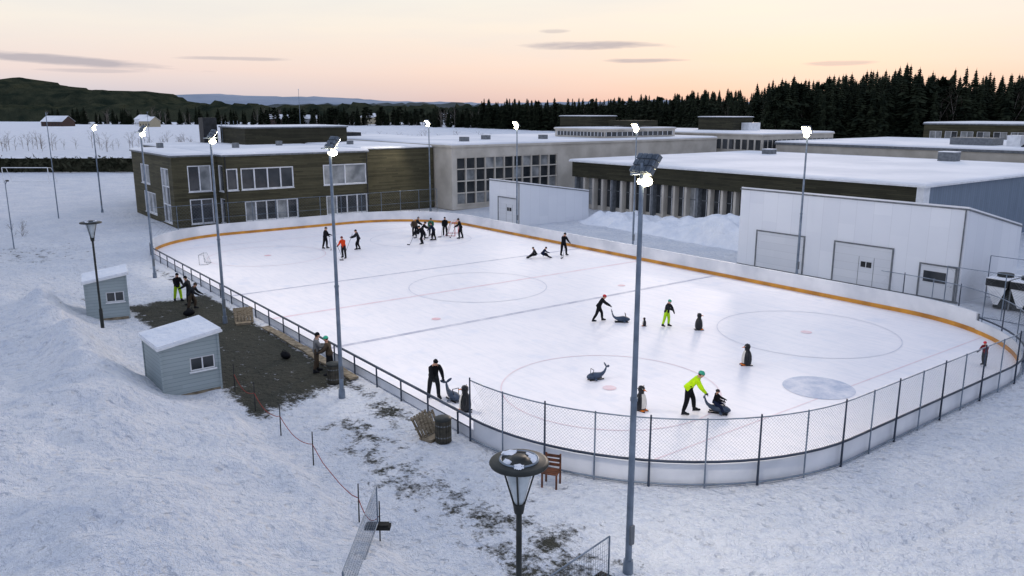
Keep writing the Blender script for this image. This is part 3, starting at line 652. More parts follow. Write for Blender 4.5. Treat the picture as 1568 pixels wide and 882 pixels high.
def booth(a0,a1,b0,b1,rz=0,zb=0.0):
    P={k:Acc() for k in ('walls','window_glass','window_frames','roof','roof_snow','trim','floor')}
    cx,cy=(a0+a1)/2,(b0+b1)/2; w_,d_=(a1-a0),(b1-b0); x0,x1,y0,y1=-w_/2,w_/2,-d_/2,d_/2
    zl=2.0
    wall(P,(x1,y0),(0,1),d_,0.1,zl,[(d_*.48,d_*.92,0.95,1.5,2,1,'glass')],'booth',depth=0.08,fw=0.05)
    wall(P,(x0,y0),(1,0),w_,0.1,zl,[],'booth'); wall(P,(x1,y1),(-1,0),w_,0.1,zl,[(0.6,1.4,0.15,1.9,1,1,'trimgrey')],'booth',depth=0.06); wall(P,(x0,y1),(0,-1),d_,0.1,zl,[],'booth')
    zz=lambda y_: zl+0.05+(y_-y0)/d_*0.32
    P['walls'].add([(x1,y0,zl),(x1,y1,zl),(x1,y1,zz(y1)),(x1,y0,zz(y0))],[(0,1,2,3)],'booth'); P['walls'].add([(x0,y1,zl),(x0,y0,zl),(x0,y0,zz(y0)),(x0,y1,zz(y1))],[(0,1,2,3)],'booth')
    P['walls'].add([(x1,y1,zl),(x0,y1,zl),(x0,y1,zz(y1)),(x1,y1,zz(y1))],[(0,1,2,3)],'booth'); P['walls'].add([(x0,y0,zl),(x1,y0,zl),(x1,y0,zz(y0)),(x0,y0,zz(y0))],[(0,1,2,3)],'booth')
    for (o0,o1,ov,mat,acc) in ((0.003,0.08,0.16,'whitetrim',P['roof']),(0.083,0.17,0.12,'snow',P['roof_snow'])):
        pts=[(x0-ov,y0-ov),(x1+ov,y0-ov),(x1+ov,y1+ov),(x0-ov,y1+ov)]; vs=[(p_[0],p_[1],zz(p_[1])+o0) for p_ in pts]+[(p_[0],p_[1],zz(p_[1])+o1) for p_ in pts]
        acc.add(vs,[(0,3,2,1),(4,5,6,7),(0,1,5,4),(1,2,6,5),(2,3,7,6),(3,0,4,7)],mat)
    for sx_ in (x0,x1):
        for sy_ in (y0,y1): P['trim'].box(sx_-.04,sx_+.04,sy_-.04,sy_+.04,0.0,zz(sy_)-.003,'booth')
    P['floor'].box(x0-.03,x1+.03,y0-.03,y1+.03,-0.3,0.09,'woodlight')
    group('ticket_booth',P,(cx,cy,zb),rz)
booth(8.7,11.1,-22.0,-19.8,math.radians(2),0.02); booth(-5.9,-3.6,-21.9,-19.9,math.radians(-10),th(-4.7,-20.9))
# ------------------------------------------------------------------ small props
def pallet_stack(a_,b_,rz,n=3,name='timber_pallet_stack'):
    A=Acc()
    for k in range(n):
        T=Matrix.Rotation(rz+k*0.12,4,'Z')@Matrix.Translation((0,0.16*k,0))@Matrix.Rotation(math.radians(66-6*k),4,'X')@Matrix.Scale(0.78,4)
        for i in range(6): A.box(-0.6+i*0.21,-0.46+i*0.21,0,1.1,0.05,0.075,'woodlight',T)
        for j in (0.05,0.5,0.95): A.box(-0.6,0.6,j,j+0.08,0,0.048,'woodlight',T)
    A.box(-0.45,0.3,-0.35,-0.05,0,0.12,'woodlight',Matrix.Rotation(rz,4,'Z'))
    A.obj(name,None,(a_,b_,th(a_,b_)))
pallet_stack(1.4,-15.5,1.3,2); pallet_stack(20.3,-15.5,1.9,2)
A=Acc()
for k in range(9):
    x_=3.0+k*1.15; y_=-15.15+R.uniform(-.06,.06); A.box(x_,x_+1.1,y_,y_+0.42,0.03,0.09+0.004*k,'woodlight')
A.obj('timber_walkway')
def bin_(a_,b_):
    A=Acc()
    for i in range(16):
        q=2*math.pi*i/16; A.box(0.27,0.30,-0.05,0.05,0.06,0.92,'bingrey',Matrix.Rotation(q,4,'Z'))
    A.tube((0,0,0),(0,0,0.88),0.26,0.26,'black',16); A.lathe([(0.31,0.90),(0.33,0.92),(0.31,0.98),(0.2,1.02),(0,1.03)],(0,0,0),'black',16)
    A.lathe([(0.305,0.25),(0.305,0.30)],(0,0,0),'trimgrey',16); A.lathe([(0.305,0.7),(0.305,0.75)],(0,0,0),'trimgrey',16)
    o=A.obj('litter_bin',None,(a_,b_,th(a_,b_)-0.02)); o.scale=(.92,.92,.92)
bin_(13.1,-15.8); bin_(20.9,-15.4)
A=Acc()
for x_,y_,h_ in ((-.22,-.22,.45),(.22,-.22,.45),(-.22,.22,.95),(.22,.22,.95)): A.box(x_-.025,x_+.025,y_-.025,y_+.025,0,h_,'wooddark')
for i in range(4): A.box(-.25,.25,-.25+i*.125,-.15+i*.125,.451,.475,'wooddark')
for i in range(3): A.box(-.19,.19,.2,.225,.55+i*.14,.64+i*.14,'wooddark')
o=A.obj('wooden_chair',None,(25.6,-14.55,th(25.6,-14.55))); o.rotation_euler[2]=0.6
def goal(a_,b_,rz,col):
    A=Acc(); w_,h_,d_=0.92,1.22,0.9
    A.tube((-w_,0,0),(-w_,0,h_),0.03,0.03,col);A.tube((w_,0,0),(w_,0,h_),0.03,0.03,col);A.tube((-w_,0,h_),(w_,0,h_),0.03,0.03,col)
    for s_ in (-1,1): A.tube((s_*w_,0,0.02),(s_*w_*.8,d_,0.02),0.02,0.02,col);A.tube((s_*w_,0,h_),(s_*w_*.8,d_*.5,h_),0.015,0.015,col);A.tube((s_*w_*.8,d_*.5,h_),(s_*w_*.8,d_,0.02),0.015,0.015,col)
    A.tube((-w_*.8,d_,.02),(w_*.8,d_,.02),0.02,0.02,col)
    for i in range(17):
        x_=-w_*.8+i*w_*.1; A.tube((x_,d_*.5,h_),(x_,d_,0.02),0.005,0.005,'whitetrim',3); A.tube((x_*1.2,0,h_),(x_,d_*.5,h_),0.005,0.005,'whitetrim',3)
    for j in range(11):
        f=j/11; y_=d_*(.5+.5*f); z_=h_*(1-f)
        A.tube((-w_*.8,y_,z_),(w_*.8,y_,z_),0.005,0.005,'whitetrim',3)
        for s_ in (-1,1): A.tube((s_*w_,0,z_),(s_*w_*.8,y_,z_),0.005,0.005,'whitetrim',3)
    o=A.obj('hockey_goal',None,(a_,b_,0.025)); o.rotation_euler[2]=rz; return o
goal(-17.6,10.4,2.4,'goalred'); goal(-17.1,-12.3,-0.6,'trimgrey').scale=(.6,.6,.6)
A=Acc(); rp=[(11.6,-19.4),(14.2,-19.5),(17.0,-19.6),(20.0,-19.7),(24.2,-20.2),(25.4,-20.2)]
for i,(x_,y_) in enumerate(rp):
    z_=th(x_,y_); A.tube((x_,y_,z_-.05),(x_+.03,y_,z_+1.15),0.022,0.018,'trimdark',6)
    if i:
        q=rp[i-1]; pr=None
        for k in range(9):
            f=k/8; zz_=0.72-1.4*f*(1-f)*0.9; p_=(q[0]+(x_-q[0])*f,q[1]+(y_-q[1])*f,th(q[0]+(x_-q[0])*f,q[1]+(y_-q[1])*f)+max(.1,zz_))
            if pr: A.tube(pr,p_,0.012,0.012,'rope',5,cap=False)
            pr=p_
A.obj('rope_barrier')
def tempfence(a0,b0,a1,b1,h=1.1):
    A=Acc(); l_=math.dist((a0,b0),(a1,b1)); f=lambda s_:(a0+(a1-a0)*s_/l_,b0+(b1-b0)*s_/l_)
    z0=th(a0,b0);z1=th(a1,b1); zb=(z0+z1)/2
    for s_ in (0,l_): p_=f(s_); A.tube((*p_,zb),(*p_,zb+h+.1),0.022,0.022,'galv')
    for z_ in (0.15,h+.1): A.tube((*f(0),zb+z_),(*f(l_),zb+z_),0.02,0.02,'galv')
    n_=int(l_/0.09)
    for i in range(1,n_): p_=f(i*l_/n_); A.tube((*p_,zb+.15),(*p_,zb+h+.1),0.004,0.004,'galv',4,cap=False)
    for j in range(1,7): A.tube((*f(0),zb+.15+j*(h-.05)/7),(*f(l_),zb+.15+j*(h-.05)/7),0.004,0.004,'galv',4,cap=False)
    d=Vector((a1-a0,b1-b0,0)).normalized()
    for s_ in (0,l_):
        p_=f(s_); T=Matrix.Translation((p_[0],p_[1],zb))@Matrix.Rotation(math.atan2(d.y,d.x),4,'Z')
        A.box(-.13,.13,-.33,.33,0,.08,'rubber',T); A.box(-.10,.10,-.28,.28,.081,.13,'rubber',T)
    A.obj('temporary_fence_panel')
tempfence(25.5,-20.3,28.6,-22.7); tempfence(30.3,-16.7,30.9,-19.8)
# ------------------------------------------------------------------ skating aids
def place(a_,b_,hd,s=1.0,z=0.022): return Matrix.Translation((a_,b_,z))@Matrix.Rotation(math.atan2(hd[1],hd[0])-math.pi/2,4,'Z')@Matrix.Scale(s,4)
def penguin(a_,b_,hd,s=1.0):
    A=Acc(); T=place(a_,b_,hd,s)
    def mf(q,z): 
        d=abs((q-math.pi/2+math.pi)%(2*math.pi)-math.pi)
        return 'pengwhite' if d<0.75 and 0.1<z<0.62 else 'pengblack'
    A.lathe([(0.0,0.05),(0.17,0.05),(0.20,0.12),(0.215,0.25),(0.20,0.42),(0.16,0.56),(0.105,0.65),(0.10,0.70),(0.125,0.77),(0.125,0.84),(0.09,0.91),(0.0,0.94)],(0,0,0),'pengblack',24,T=T,matfn=mf)
    A.tube(T@Vector((0,0.10,0.80)),T@Vector((0,0.24,0.77)),0.035*s,0.005*s,'beak',8)
    for sx_ in (-1,1):
        A.ell((sx_*0.21,0,0.42),(0.03,0.07,0.19),'pengblack',T=T,seg=8,rings=6,rot=Matrix.Rotation(sx_*-0.25,3,'Y'))
        A.ell((sx_*0.09,0.13,0.04),(0.06,0.12,0.035),'beak',T=T,seg=8,rings=5); A.ell((sx_*0.06,0.105,0.84),(0.018,0.012,0.02),'pengwhite',T=T,seg=6,rings=4)
        A.tube(T@Vector((sx_*0.10,0,0.84)),T@Vector((sx_*0.22,-0.05,0.88)),0.015*s,0.015*s,'pengblack',6)
        A.box(sx_*0.11-.02,sx_*0.11+.02,-0.24,0.26,0.0,0.035,'pengblack',T)
    A.obj('penguin_skating_aid')
def whale(a_,b_,hd,s=1.0):
    A=Acc(); T=place(a_,b_,hd,s)
    sp=[((0,0.50,0.15),0.02,0.02),((0,0.46,0.16),0.10,0.07),((0,0.33,0.18),0.17,0.13),((0,0.12,0.20),0.20,0.16),((0,-0.12,0.20),0.17,0.13),((0,-0.30,0.24),0.11,0.085),((0,-0.42,0.33),0.07,0.055),((0,-0.49,0.46),0.045,0.04),((0,-0.52,0.60),0.03,0.02)]
    vs=[];n_=14
    for i,(c_,rx,rz_) in enumerate(sp):
        a0_=Vector(sp[max(0,i-1)][0]); b0_=Vector(sp[min(len(sp)-1,i+1)][0]); d=(a0_-b0_).normalized(); up=Vector((1,0,0)).cross(d)
        for k in range(n_):
            q=2*math.pi*k/n_; vs.append(T@(Vector(c_)+Vector((1,0,0))*rx*math.cos(q)+up*rz_*math.sin(q)))
    fs=[(i*n_+k,i*n_+(k+1)%n_,(i+1)*n_+(k+1)%n_,(i+1)*n_+k) for i in range(len(sp)-1) for k in range(n_)]
    A.add(vs,fs,'whale',True)
    for sx_ in (-1,1):
        A.ell((sx_*0.13,-0.53,0.62),(0.15,0.025,0.06),'whale',T=T,seg=10,rings=6,rot=Matrix.Rotation(-sx_*0.45,3,'Y'))
        A.ell((sx_*0.25,0.16,0.10),(0.13,0.07,0.02),'whale',T=T,seg=8,rings=5,rot=Matrix.Rotation(sx_*0.4,3,'Y')); A.ell((sx_*0.15,0.38,0.20),(0.02,0.02,0.02),'pengblack',T=T,seg=6,rings=4)
        A.tube(T@Vector((sx_*0.10,0.26,0.28)),T@Vector((sx_*0.14,0.22,0.52)),0.014*s,0.014*s,'pengblack',6)
        A.box(sx_*0.11-.015,sx_*0.11+.015,-0.35,0.40,0.0,0.06,'pengblack',T)
    A.tube(T@Vector((-.14,.22,.52)),T@Vector((.14,.22,.52)),0.014*s,0.014*s,'pengblack',6)
    A.obj('whale_skating_aid')
IR=RT; IA=FW; IL=(-RT[0],-RT[1]); IT=(-FW[0],-FW[1])
def mix(u,v,k=0.5): return (u[0]*(1-k)+v[0]*k,u[1]*(1-k)+v[1]*k)
penguin(16.9,2.6,IR,0.95); penguin(22.0,-0.3,IL,1.05); penguin(23.0,-8.0,mix(IR,IT),1.05); penguin(19.1,-13.3,IL,1.1); penguin(14.7,0.9,IL,0.5)
whale(19.4,-6.9,mix(IL,IT,.3),0.9)
whale(13.4,0.5,IR,0.95); whale(24.9,-5.9,mix(IR,IT,.3),0.95); whale(17.8,-13.0,mix(IT,IR,.4),1.0)
# ------------------------------------------------------------------ people
def person(name,a_,b_,hd,height=1.75,jacket='cblack',trousers='cblack',hat='helmetblack',lean=12,hipL=10,kneeL=14,hipR=-6,kneeR=10,armL=(25,40),armR=(25,40),abL=0.12,abR=0.12,spread=0.10,head=-5,stick=None,skates=True,z=0.022,boots='cdark',glove='cdark'):
    s=height/1.78; T=place(a_,b_,hd,s,z)
    rad=math.radians; V=Vector
    def dr(ang,side=0): 
        return V((side,math.sin(rad(ang)),-math.cos(rad(ang)))).normalized()
    up=V((0,math.sin(rad(lean)),math.cos(rad(lean))))
    J={}; J['pel']=V((0,0,0)); J['bel']=up*0.15; J['che']=up*0.33; J['nek']=up*0.49; J['nk2']=up*0.55+V((0,0.01,0))
    for sd__,k,hp,kn in ((-1,'L',hipL,kneeL),(1,'R',hipR,kneeR)):
        J['hip'+k]=V((sd__*0.10,0,-0.05)); J['kne'+k]=J['hip'+k]+dr(hp,sd__*spread)*0.43; J['ank'+k]=J['kne'+k]+dr(hp-kn,sd__*spread*.3)*0.41
        J['toe'+k]=J['ank'+k]+V((sd__*0.03,0.15,-0.04))
    for sd__,k,(sa,ea),ab in ((-1,'L',armL,abL),(1,'R',armR,abR)):
        J['sho'+k]=up*0.43+V((sd__*0.185,0,0)); J['elb'+k]=J['sho'+k]+dr(sa,sd__*ab)*0.28; J['wri'+k]=J['elb'+k]+dr(sa+ea,-sd__*ab*.6)*0.24
    low=min(J[k].z for k in J); base=0.085 if skates else 0.045
    off=V((0,0,-low+base))
    for k in J: J[k]=J[k]+off
    rr=dict(pel=(.18,.145),bel=(.18,.145),che=(.195,.15),nek=(.115,.10),nk2=(.07,.07),hipL=.13,hipR=.13,kneL=.092,kneR=.092,ankL=.075,ankR=.075,toeL=.055,toeR=.055,shoL=.105,shoR=.105,elbL=.08,elbR=.08,wriL=.06,wriR=.06)
    ed=[('pel','bel'),('bel','che'),('che','nek'),('nek','nk2')]
    for k in 'LR': ed+=[('pel','hip'+k),('hip'+k,'kne'+k),('kne'+k,'ank'+k),('ank'+k,'toe'+k),('che','sho'+k),('sho'+k,'elb'+k),('elb'+k,'wri'+k)]
    keys=list(J); me_=bpy.data.meshes.new('tmp'); me_.from_pydata([J[k] for k in keys],[(keys.index(x_),keys.index(y_)) for x_,y_ in ed],[])
    ob=bpy.data.objects.new('tmp',me_); COL.objects.link(ob); md=ob.modifiers.new('s','SKIN'); md.branch_smoothing=0.4
    for i,k in enumerate(keys):
        sv=me_.skin_vertices[0].data[i]; r_=rr[k]; sv.radius=r_ if isinstance(r_,tuple) else (r_,r_); sv.use_root=(k=='pel')
    ms=ob.modifiers.new('ss','SUBSURF'); ms.levels=2; ms.render_levels=2
    dg=bpy.context.evaluated_depsgraph_get(); dg.update(); ev=ob.evaluated_get(dg); m2=ev.to_mesh()
    vs=[v_.co.copy() for v_ in m2.vertices]; fs=[tuple(p_.vertices) for p_ in m2.polygons]; ev.to_mesh_clear(); bpy.data.objects.remove(ob); bpy.data.meshes.remove(me_)
    A=Acc(); 
    A.v=[tuple(T@v_) for v_ in vs]
    for f_ in fs:
        c_=sum((vs[i] for i in f_),V())/len(f_); best=None
        for e_ in ed:
            p0,p1=J[e_[0]],J[e_[1]]; d=p1-p0; tt=max(0,min(1,(c_-p0).dot(d)/max(1e-9,d.length_squared))); ds=(c_-p0-d*tt).length
            if best is None or ds<best[0]: best=(ds,e_,tt)
        e_=best[1]
        if e_==('nek','nk2'): mt='skin'
        elif e_[0]=='pel' and e_[1]!='bel' or e_[0][:3] in('hip',) or (e_[0][:3]=='kne' and best[2]<0.8): mt=trousers
        elif e_[0][:3] in ('kne','ank'): mt=boots
        else: mt=jacket
        A.f.append(f_); A.m.append(A.mi(mt)); A.sm.append(True)
    for k in 'LR':
        an,to=J['ank'+k],J['toe'+k]; hl=an+V((0,-0.05,-0.035))
        A.tube(T@hl,T@(to+V((0,0.03,0))),0.055*s,0.042*s,boots,8); A.ell(to+V((0,0.03,0)),(0.045,0.055,0.042),boots,T=T,seg=8,rings=5)
        if skates:
            dn=V((0,0,-0.075)); A.tube(T@(hl+dn+V((0,-0.02,0.012))),T@(to+dn+V((0,0.05,0.012))),0.008*s,0.008*s,'steel',4); A.tube(T@hl,T@(hl+dn*.85),0.015*s,0.01*s,'steel',5); A.tube(T@to,T@(to+dn*.85),0.015*s,0.01*s,'steel',5)
    for sd__,k in ((-1,'L'),(1,'R')):
        w0=J['wri'+k]; d=(w0-J['elb'+k]).normalized(); sidev=V((1,0,0)); nrm=d.cross(sidev).normalized(); sidev=nrm.cross(d).normalized()
        A.tube(T@(w0-d*.03),T@(w0+d*.02),0.056*s,0.05*s,jacket,8)
        A.tube(T@w0,T@(w0+d*0.10),0.036*s,0.042*s,glove,8)
        for q in range(4):
            b0_=w0+d*0.09+sidev*(-0.036+q*0.024); l_=(0.038,0.044,0.042,0.034)[q]; m0=b0_+d*l_+nrm*0.006; m1=m0+(d*0.6+nrm*0.8).normalized()*l_*0.8
            A.tube(T@b0_,T@m0,0.0135*s,0.0125*s,glove,6); A.tube(T@m0,T@m1,0.0125*s,0.0095*s,glove,6)
        tb=w0+d*0.035-sidev*sd__*0.032; t1=tb+(d*0.7-sidev*sd__*0.7).normalized()*0.035; t2=t1+(d*.9+nrm*.4).normalized()*0.028
        A.tube(T@tb,T@t1,0.015*s,0.013*s,glove,6); A.tube(T@t1,T@t2,0.013*s,0.010*s,glove,6)
    hr=lean*0.45-head; Rm=Matrix.Rotation(-rad(hr),3,'X')
    hc=J['nk2']+Rm@V((0,0.02,0.10))
    def H(p_): return hc+Rm@V(p_)
    A.tube(T@(J['nek']),T@hc,0.06*s,0.055*s,'skin',8)
    A.ell(hc,(0.078,0.096,0.118),'skin',T=T,rot=Rm,seg=14,rings=10)
    A.ell(H((0,0.025,-0.06)),(0.055,0.06,0.055),'skin',T=T,rot=Rm,seg=10,rings=6)
    A.ell(H((0,0.100,-0.012)),(0.012,0.018,0.022),'skin',T=T,rot=Rm,seg=6,rings=5)
    A.ell(H((0,0.086,-0.052)),(0.022,0.008,0.007),'lip',T=T,rot=Rm,seg=8,rings=4)
    for sx_ in (-1,1):
        A.ell(H((sx_*0.028,0.088,0.008)),(0.011,0.008,0.008),'eye',T=T,rot=Rm,seg=6,rings=4); A.ell(H((sx_*0.078,0.0,-0.008)),(0.012,0.02,0.03),'skin',T=T,rot=Rm,seg=6,rings=5)
    A.ell(H((0,-0.024,0.008)),(0.084,0.088,0.120),'hair',T=T,rot=Rm,seg=14,rings=8,zmin=-0.35)
    if hat.startswith('helmet'):
        A.ell(H((0,-0.008,0.025)),(0.105,0.125,0.122),hat,T=T,rot=Rm,seg=16,rings=8,zmin=0.02); A.ell(H((0,0.09,0.045)),(0.07,0.035,0.008),hat,T=T,rot=Rm,seg=10,rings=4)
        for sx_ in (-1,1): A.tube(T@H((sx_*0.086,0,0.02)),T@H((sx_*0.03,0.03,-0.115)),0.006*s,0.006*s,'cblack',4)
    else:
        A.ell(H((0,-0.008,0.02)),(0.092,0.110,0.128),hat,T=T,rot=Rm,seg=14,rings=8,zmin=0.1); A.lathe([(0.094,0),(0.10,0.015),(0.094,0.035)],(0,0,0),hat,14,1,1.17,T=T@Matrix.Translation(H((0,-.008,.03)))@Rm.to_4x4())
    hm=J['pel']+up*0.02; Tm=T@Matrix.Translation(hm)@Matrix.Rotation(-rad(lean),4,'X')
    A.lathe([(0.165,-0.10),(0.175,-0.095),(0.175,-0.02),(0.165,0.08),(0.14,0.12)],(0,0,0),jacket,16,1.08,0.88,T=Tm)
    A.lathe([(0.12,-0.04),(0.095,0.03),(0.085,0.055)],(0,0,0),jacket,12,1,1,T=T@Matrix.Translation(J['nek'])@Matrix.Rotation(-rad(lean),4,'X'))
    if stick:
        h0=J['wriR']+V((0,0.03,-0.06)); tip=V((stick[0],stick[1],0.02)); d=(tip-h0).normalized()
        A.tube(T@(h0-d*0.35),T@tip,0.014*s,0.014*s,'cblack',5); A.box(-0.015,0.015,0,0.30,0,0.07,'cblack',T@Matrix.Translation(tip)@Matrix.Rotation(-1.2,4,'Z'))
    return A.obj(name)
hp=dict(lean=28,hipL=38,kneeL=45,hipR=5,kneeR=30,armL=(45,25),armR=(40,35),spread=0.2)
person('hockey_player',-17.7,-2.3,mix(IR,IT,.2),1.8,lean=8,stick=(0.4,0.7),armL=(20,60),armR=(30,40))
person('hockey_player',-12.8,-3.0,mix(IT,IL,.3),1.75,jacket='corange',trousers='cdark',hat='cmaroon',lean=15,spread=0.18,stick=(-0.5,0.8))
person('hockey_player',-15.5,-0.4,mix(IL,IT,.3),1.75,jacket='cdark',trousers='cblack',hat='cblack',**{**hp,'lean':18},stick=(0.2,1.0))
person('hockey_player',-19.7,7.4,IR,1.7,jacket='cdark',hat='cgrey',lean=20,stick=(0.2,0.9),hipL=20,kneeL=30)
person('hockey_player',-14.7,5.1,mix(IL,IT,.4),1.75,**hp,stick=(0.3,1.1))
person('hockey_player',-17.9,7.9,IT,1.72,jacket='cgreen',hat='helmetblack',lean=10,stick=(0.2,.8))
person('hockey_player',-17.0,6.4,IR,1.7,jacket='cblack',**hp,stick=(0.1,1.0))
person('hockey_player',-18.8,6.7,IT,1.7,jacket='cbrown',hat='helmetwhite',lean=14,stick=(-0.3,.8))
person('hockey_player',-16.0,7.0,IL,1.65,jacket='cnavy',lean=24,stick=(0.3,.9),hipL=25,kneeL=30)
person('hockey_player',-17.5,9.1,IT,1.75,jacket='cblack',hat='cblack',lean=6,stick=(0.3,.7))
person('hockey_player',-15.4,9.4,IL,1.85,jacket='cblack',trousers='cblack',hat='cblack',lean=16,hipL=20,kneeL=25,stick=(0.4,.9),spread=.2)
person('hockey_player',-3.6,11.1,mix(IT,IR,.4),1.85,jacket='cblack',trousers='cblack',hat='cblack',lean=14,spread=.22,hipL=15,kneeL=18,hipR=8,kneeR=16,armL=(30,35),armR=(20,50),stick=(0.7,0.9))
person('sitting_child',-4.0,8.7,IL,1.35,jacket='cdark',trousers='cblack',lean=25,hipL=82,kneeL=20,hipR=88,kneeR=35,spread=.35,armL=(30,20),armR=(10,10),hat='helmetblack')
person('sitting_child',-3.8,9.15,IR,1.35,jacket='cnavy',trousers='cblack',lean=35,hipL=95,kneeL=60,hipR=75,kneeR=10,spread=.3,armL=(40,30),armR=(-20,10),hat='cblack')
person('skating_child',12.6,-0.4,IR,1.6,jacket='cblack',trousers='cblack',hat='helmetred',lean=30,hipL=30,kneeL=25,hipR=-18,kneeR=14,armL=(45,15),armR=(50,10),spread=.12)
person('skating_child',15.5,1.7,mix(IT,IR,.5),1.5,jacket='cdark',trousers='clime',hat='helmetteal',lean=14,spread=.12,armL=(20,20),armR=(60,10),abR=.5,abL=.4)
person('adult_in_high_visibility_jacket',24.3,-6.9,mix(IR,IT,.15),1.86,jacket='chivis',trousers='cblack',hat='helmetteal',lean=40,hipL=28,kneeL=22,hipR=-6,kneeR=10,armL=(24,12),armR=(30,14),spread=.14)
person('riding_child',24.8,-5.95,mix(IR,IT,.3),1.15,jacket='cblack',trousers='cnavy',hat='helmetblack',lean=8,hipL=75,kneeL=50,hipR=75,kneeR=50,spread=.45,armL=(45,30),armR=(45,30))
person('skating_adult',17.2,-13.5,mix(IT,IR,.3),1.78,jacket='cblack',trousers='cdark',hat='cblack',lean=30,hipL=18,kneeL=16,hipR=-8,kneeR=8,armL=(40,12),armR=(40,12))
person('child_at_fence',28.4,7.9,mix(IL,IT,.3),1.15,jacket='cmaroon',trousers='cblack',hat='helmetred',lean=10)
person('standing_adult',-6.0,-16.9,mix(IR,IT,.5),1.75,jacket='cblack',trousers='clime',hat='cblack',skates=False,lean=8,hipL=8,kneeL=4,z=th(-6,-16.9))
person('standing_adult',-4.6,-16.6,IL,1.75,jacket='cdark',trousers='cblack',hat='cblack',skates=False,lean=14,z=th(-4.6,-16.6))
person('standing_adult',-3.3,-16.9,IR,1.7,jacket='cdark',trousers='cbrown',hat='cbrown',skates=False,lean=30,hipL=30,kneeL=40,z=th(-3.3,-16.9))
person('standing_adult',11.3,-15.75,mix(IR,IA,.3),1.8,jacket='cgrey',trousers='cbrown',hat='cblack',skates=False,lean=4,hipL=4,kneeL=2,armL=(20,70),armR=(20,80),z=th(11.3,-15.75))
person('standing_adult',11.95,-15.45,IL,1.75,jacket='cbrown',trousers='cblack',hat='helmetteal',skates=False,lean=8,hipL=4,kneeL=4,z=th(11.95,-15.45))
for (a_,b_) in ((8.6,-16.1),(-2,-17.4)):
    A=Acc(); A.ell((0,0,.16),(.34,.18,.17),'cblack',seg=12,rings=8); A.tube((-.2,-.05,.28),(-.05,-.05,.42),.015,.015,'cdark',5);A.tube((-.05,-.05,.42),(.15,-.05,.40),.015,.015,'cdark',5);A.tube((.15,-.05,.40),(.22,-.05,.27),.015,.015,'cdark',5)
    o=A.obj('sports_bag',None,(a_,b_,th(a_,b_))); o.rotation_euler[2]=R.uniform(0,3)
# ------------------------------------------------------------------ vegetation
M['needle']=mk('spruce_needles',(0.010,0.015,0.010),(0.030,0.038,0.022),scale=0.6,rough=0.9,spec=0.05,lo=0.4,hi=0.6); M['bark']=mk('bark',(0.05,0.04,0.03),(0.09,0.075,0.06),scale=5,rough=0.9); M['birch']=mk('birch_bark',(0.30,0.27,0.24),(0.10,0.08,0.07),scale=8,rough=0.8); M['twig']=mk('twigs',(0.06,0.045,0.035),(0.10,0.08,0.06),rough=0.9)
def spruce(seed,h=18,w=3.0):
    r=random.Random(seed); A=Acc(); A.tube((0,0,0),(0,0,h*.97),0.22,0.02,'bark',6)
    z=h*0.06
    while z<h*0.985:
        f=(z/h); rad_=w*(1-f)**0.75*(0.7+0.6*r.random())+0.12; nb=8 if f<.8 else 5; ph=r.random()*6.28
        for i in range(nb):
            if r.random()<0.08: continue
            q=ph+2*math.pi*i/nb+r.uniform(-.3,.3); l_=rad_*r.uniform(.6,1.2); dz_=-l_*r.uniform(.15,.5); wd=0.24*l_+0.14
            c_,s_=math.cos(q),math.sin(q)
            def pt(u,v,zz): return (c_*u-s_*v,s_*u+c_*v,z+zz)
            A.add([pt(0,0,.25),pt(l_*.5,wd,dz_*.4-.1),pt(l_,0,dz_),pt(l_*.5,-wd,dz_*.4-.1),pt(l_*.45,0,dz_*.3+.12)],[(0,1,4),(1,2,4),(2,3,4),(3,0,4)],'needle')
            A.add([pt(l_*.3,0,dz_*.2),pt(l_*.75,wd*.7,dz_*.6-.35-.1*l_),pt(l_*.8,-wd*.5,dz_*.7-.3-.12*l_)],[(0,1,2)],'needle')
        z+=h*0.030*(1.15-0.5*f)
    A.add([(0.12,0,h*.95),(-.06,.1,h*.95),(-.06,-.1,h*.95),(0,0,h*1.02)],[(0,1,3),(1,2,3),(2,0,3)],'needle')
    return A.mesh('spruce_mesh')
def pine(seed,h=17):
    r=random.Random(seed); A=Acc(); A.tube((0,0,0),(0,0,h*.95),0.2,0.04,'bark',6)
    for k in range(70):
        z=h*(0.30+0.68*r.random()**.8); q=r.random()*6.28; rr_=2.4*math.sin(min(1,(1-z/h)*2.2+.12)*1.5)*r.uniform(.3,1.1); c=(rr_*math.cos(q),rr_*math.sin(q),z)
        for m_ in range(9):
            d=[r.gauss(0,.5) for _ in range(3)]; e=[r.gauss(0,.55) for _ in range(3)]; g_=[r.gauss(0,.55) for _ in range(3)]
            A.add([(c[0]+d[0],c[1]+d[1],c[2]+d[2]*.6),(c[0]+e[0],c[1]+e[1],c[2]+e[2]*.6),(c[0]+g_[0],c[1]+g_[1],c[2]+g_[2]*.6)],[(0,1,2)],'needle')
    return A.mesh('pine_mesh')
def bare(seed,h=12,mat='birch'):
    r=random.Random(seed); A=Acc()
    def br(p_,d,l_,rad_,dep):
        q=p_+d*l_; A.tube(p_,q,rad_,rad_*.6,mat if dep<2 else 'twig',4 if dep<2 else 3,cap=False)
        if dep>=4: return
        n_=3 if dep else 7
        for i in range(n_):
            f=r.uniform(.45,1) if dep else 0.3+0.7*i/6
            nd=(d+Vector((r.gauss(0,.5),r.gauss(0,.5),r.gauss(.05,.3)))).normalized(); br(p_+d*l_*f,nd,l_*r.uniform(.4,.6)*(1.0 if dep else 0.8),rad_*.45,dep+1)
    br(Vector((0,0,0)),Vector((0,0,1)),h*.62,0.13,0)
    return A.mesh('bare_tree_mesh')
sp=[spruce(i,18,2.9+0.5*(i%3)) for i in range(6)]; pn=[pine(i) for i in range(2)]; ba=[bare(i) for i in range(3)]
forest=empty('spruce_forest'); fr=random.Random(3)
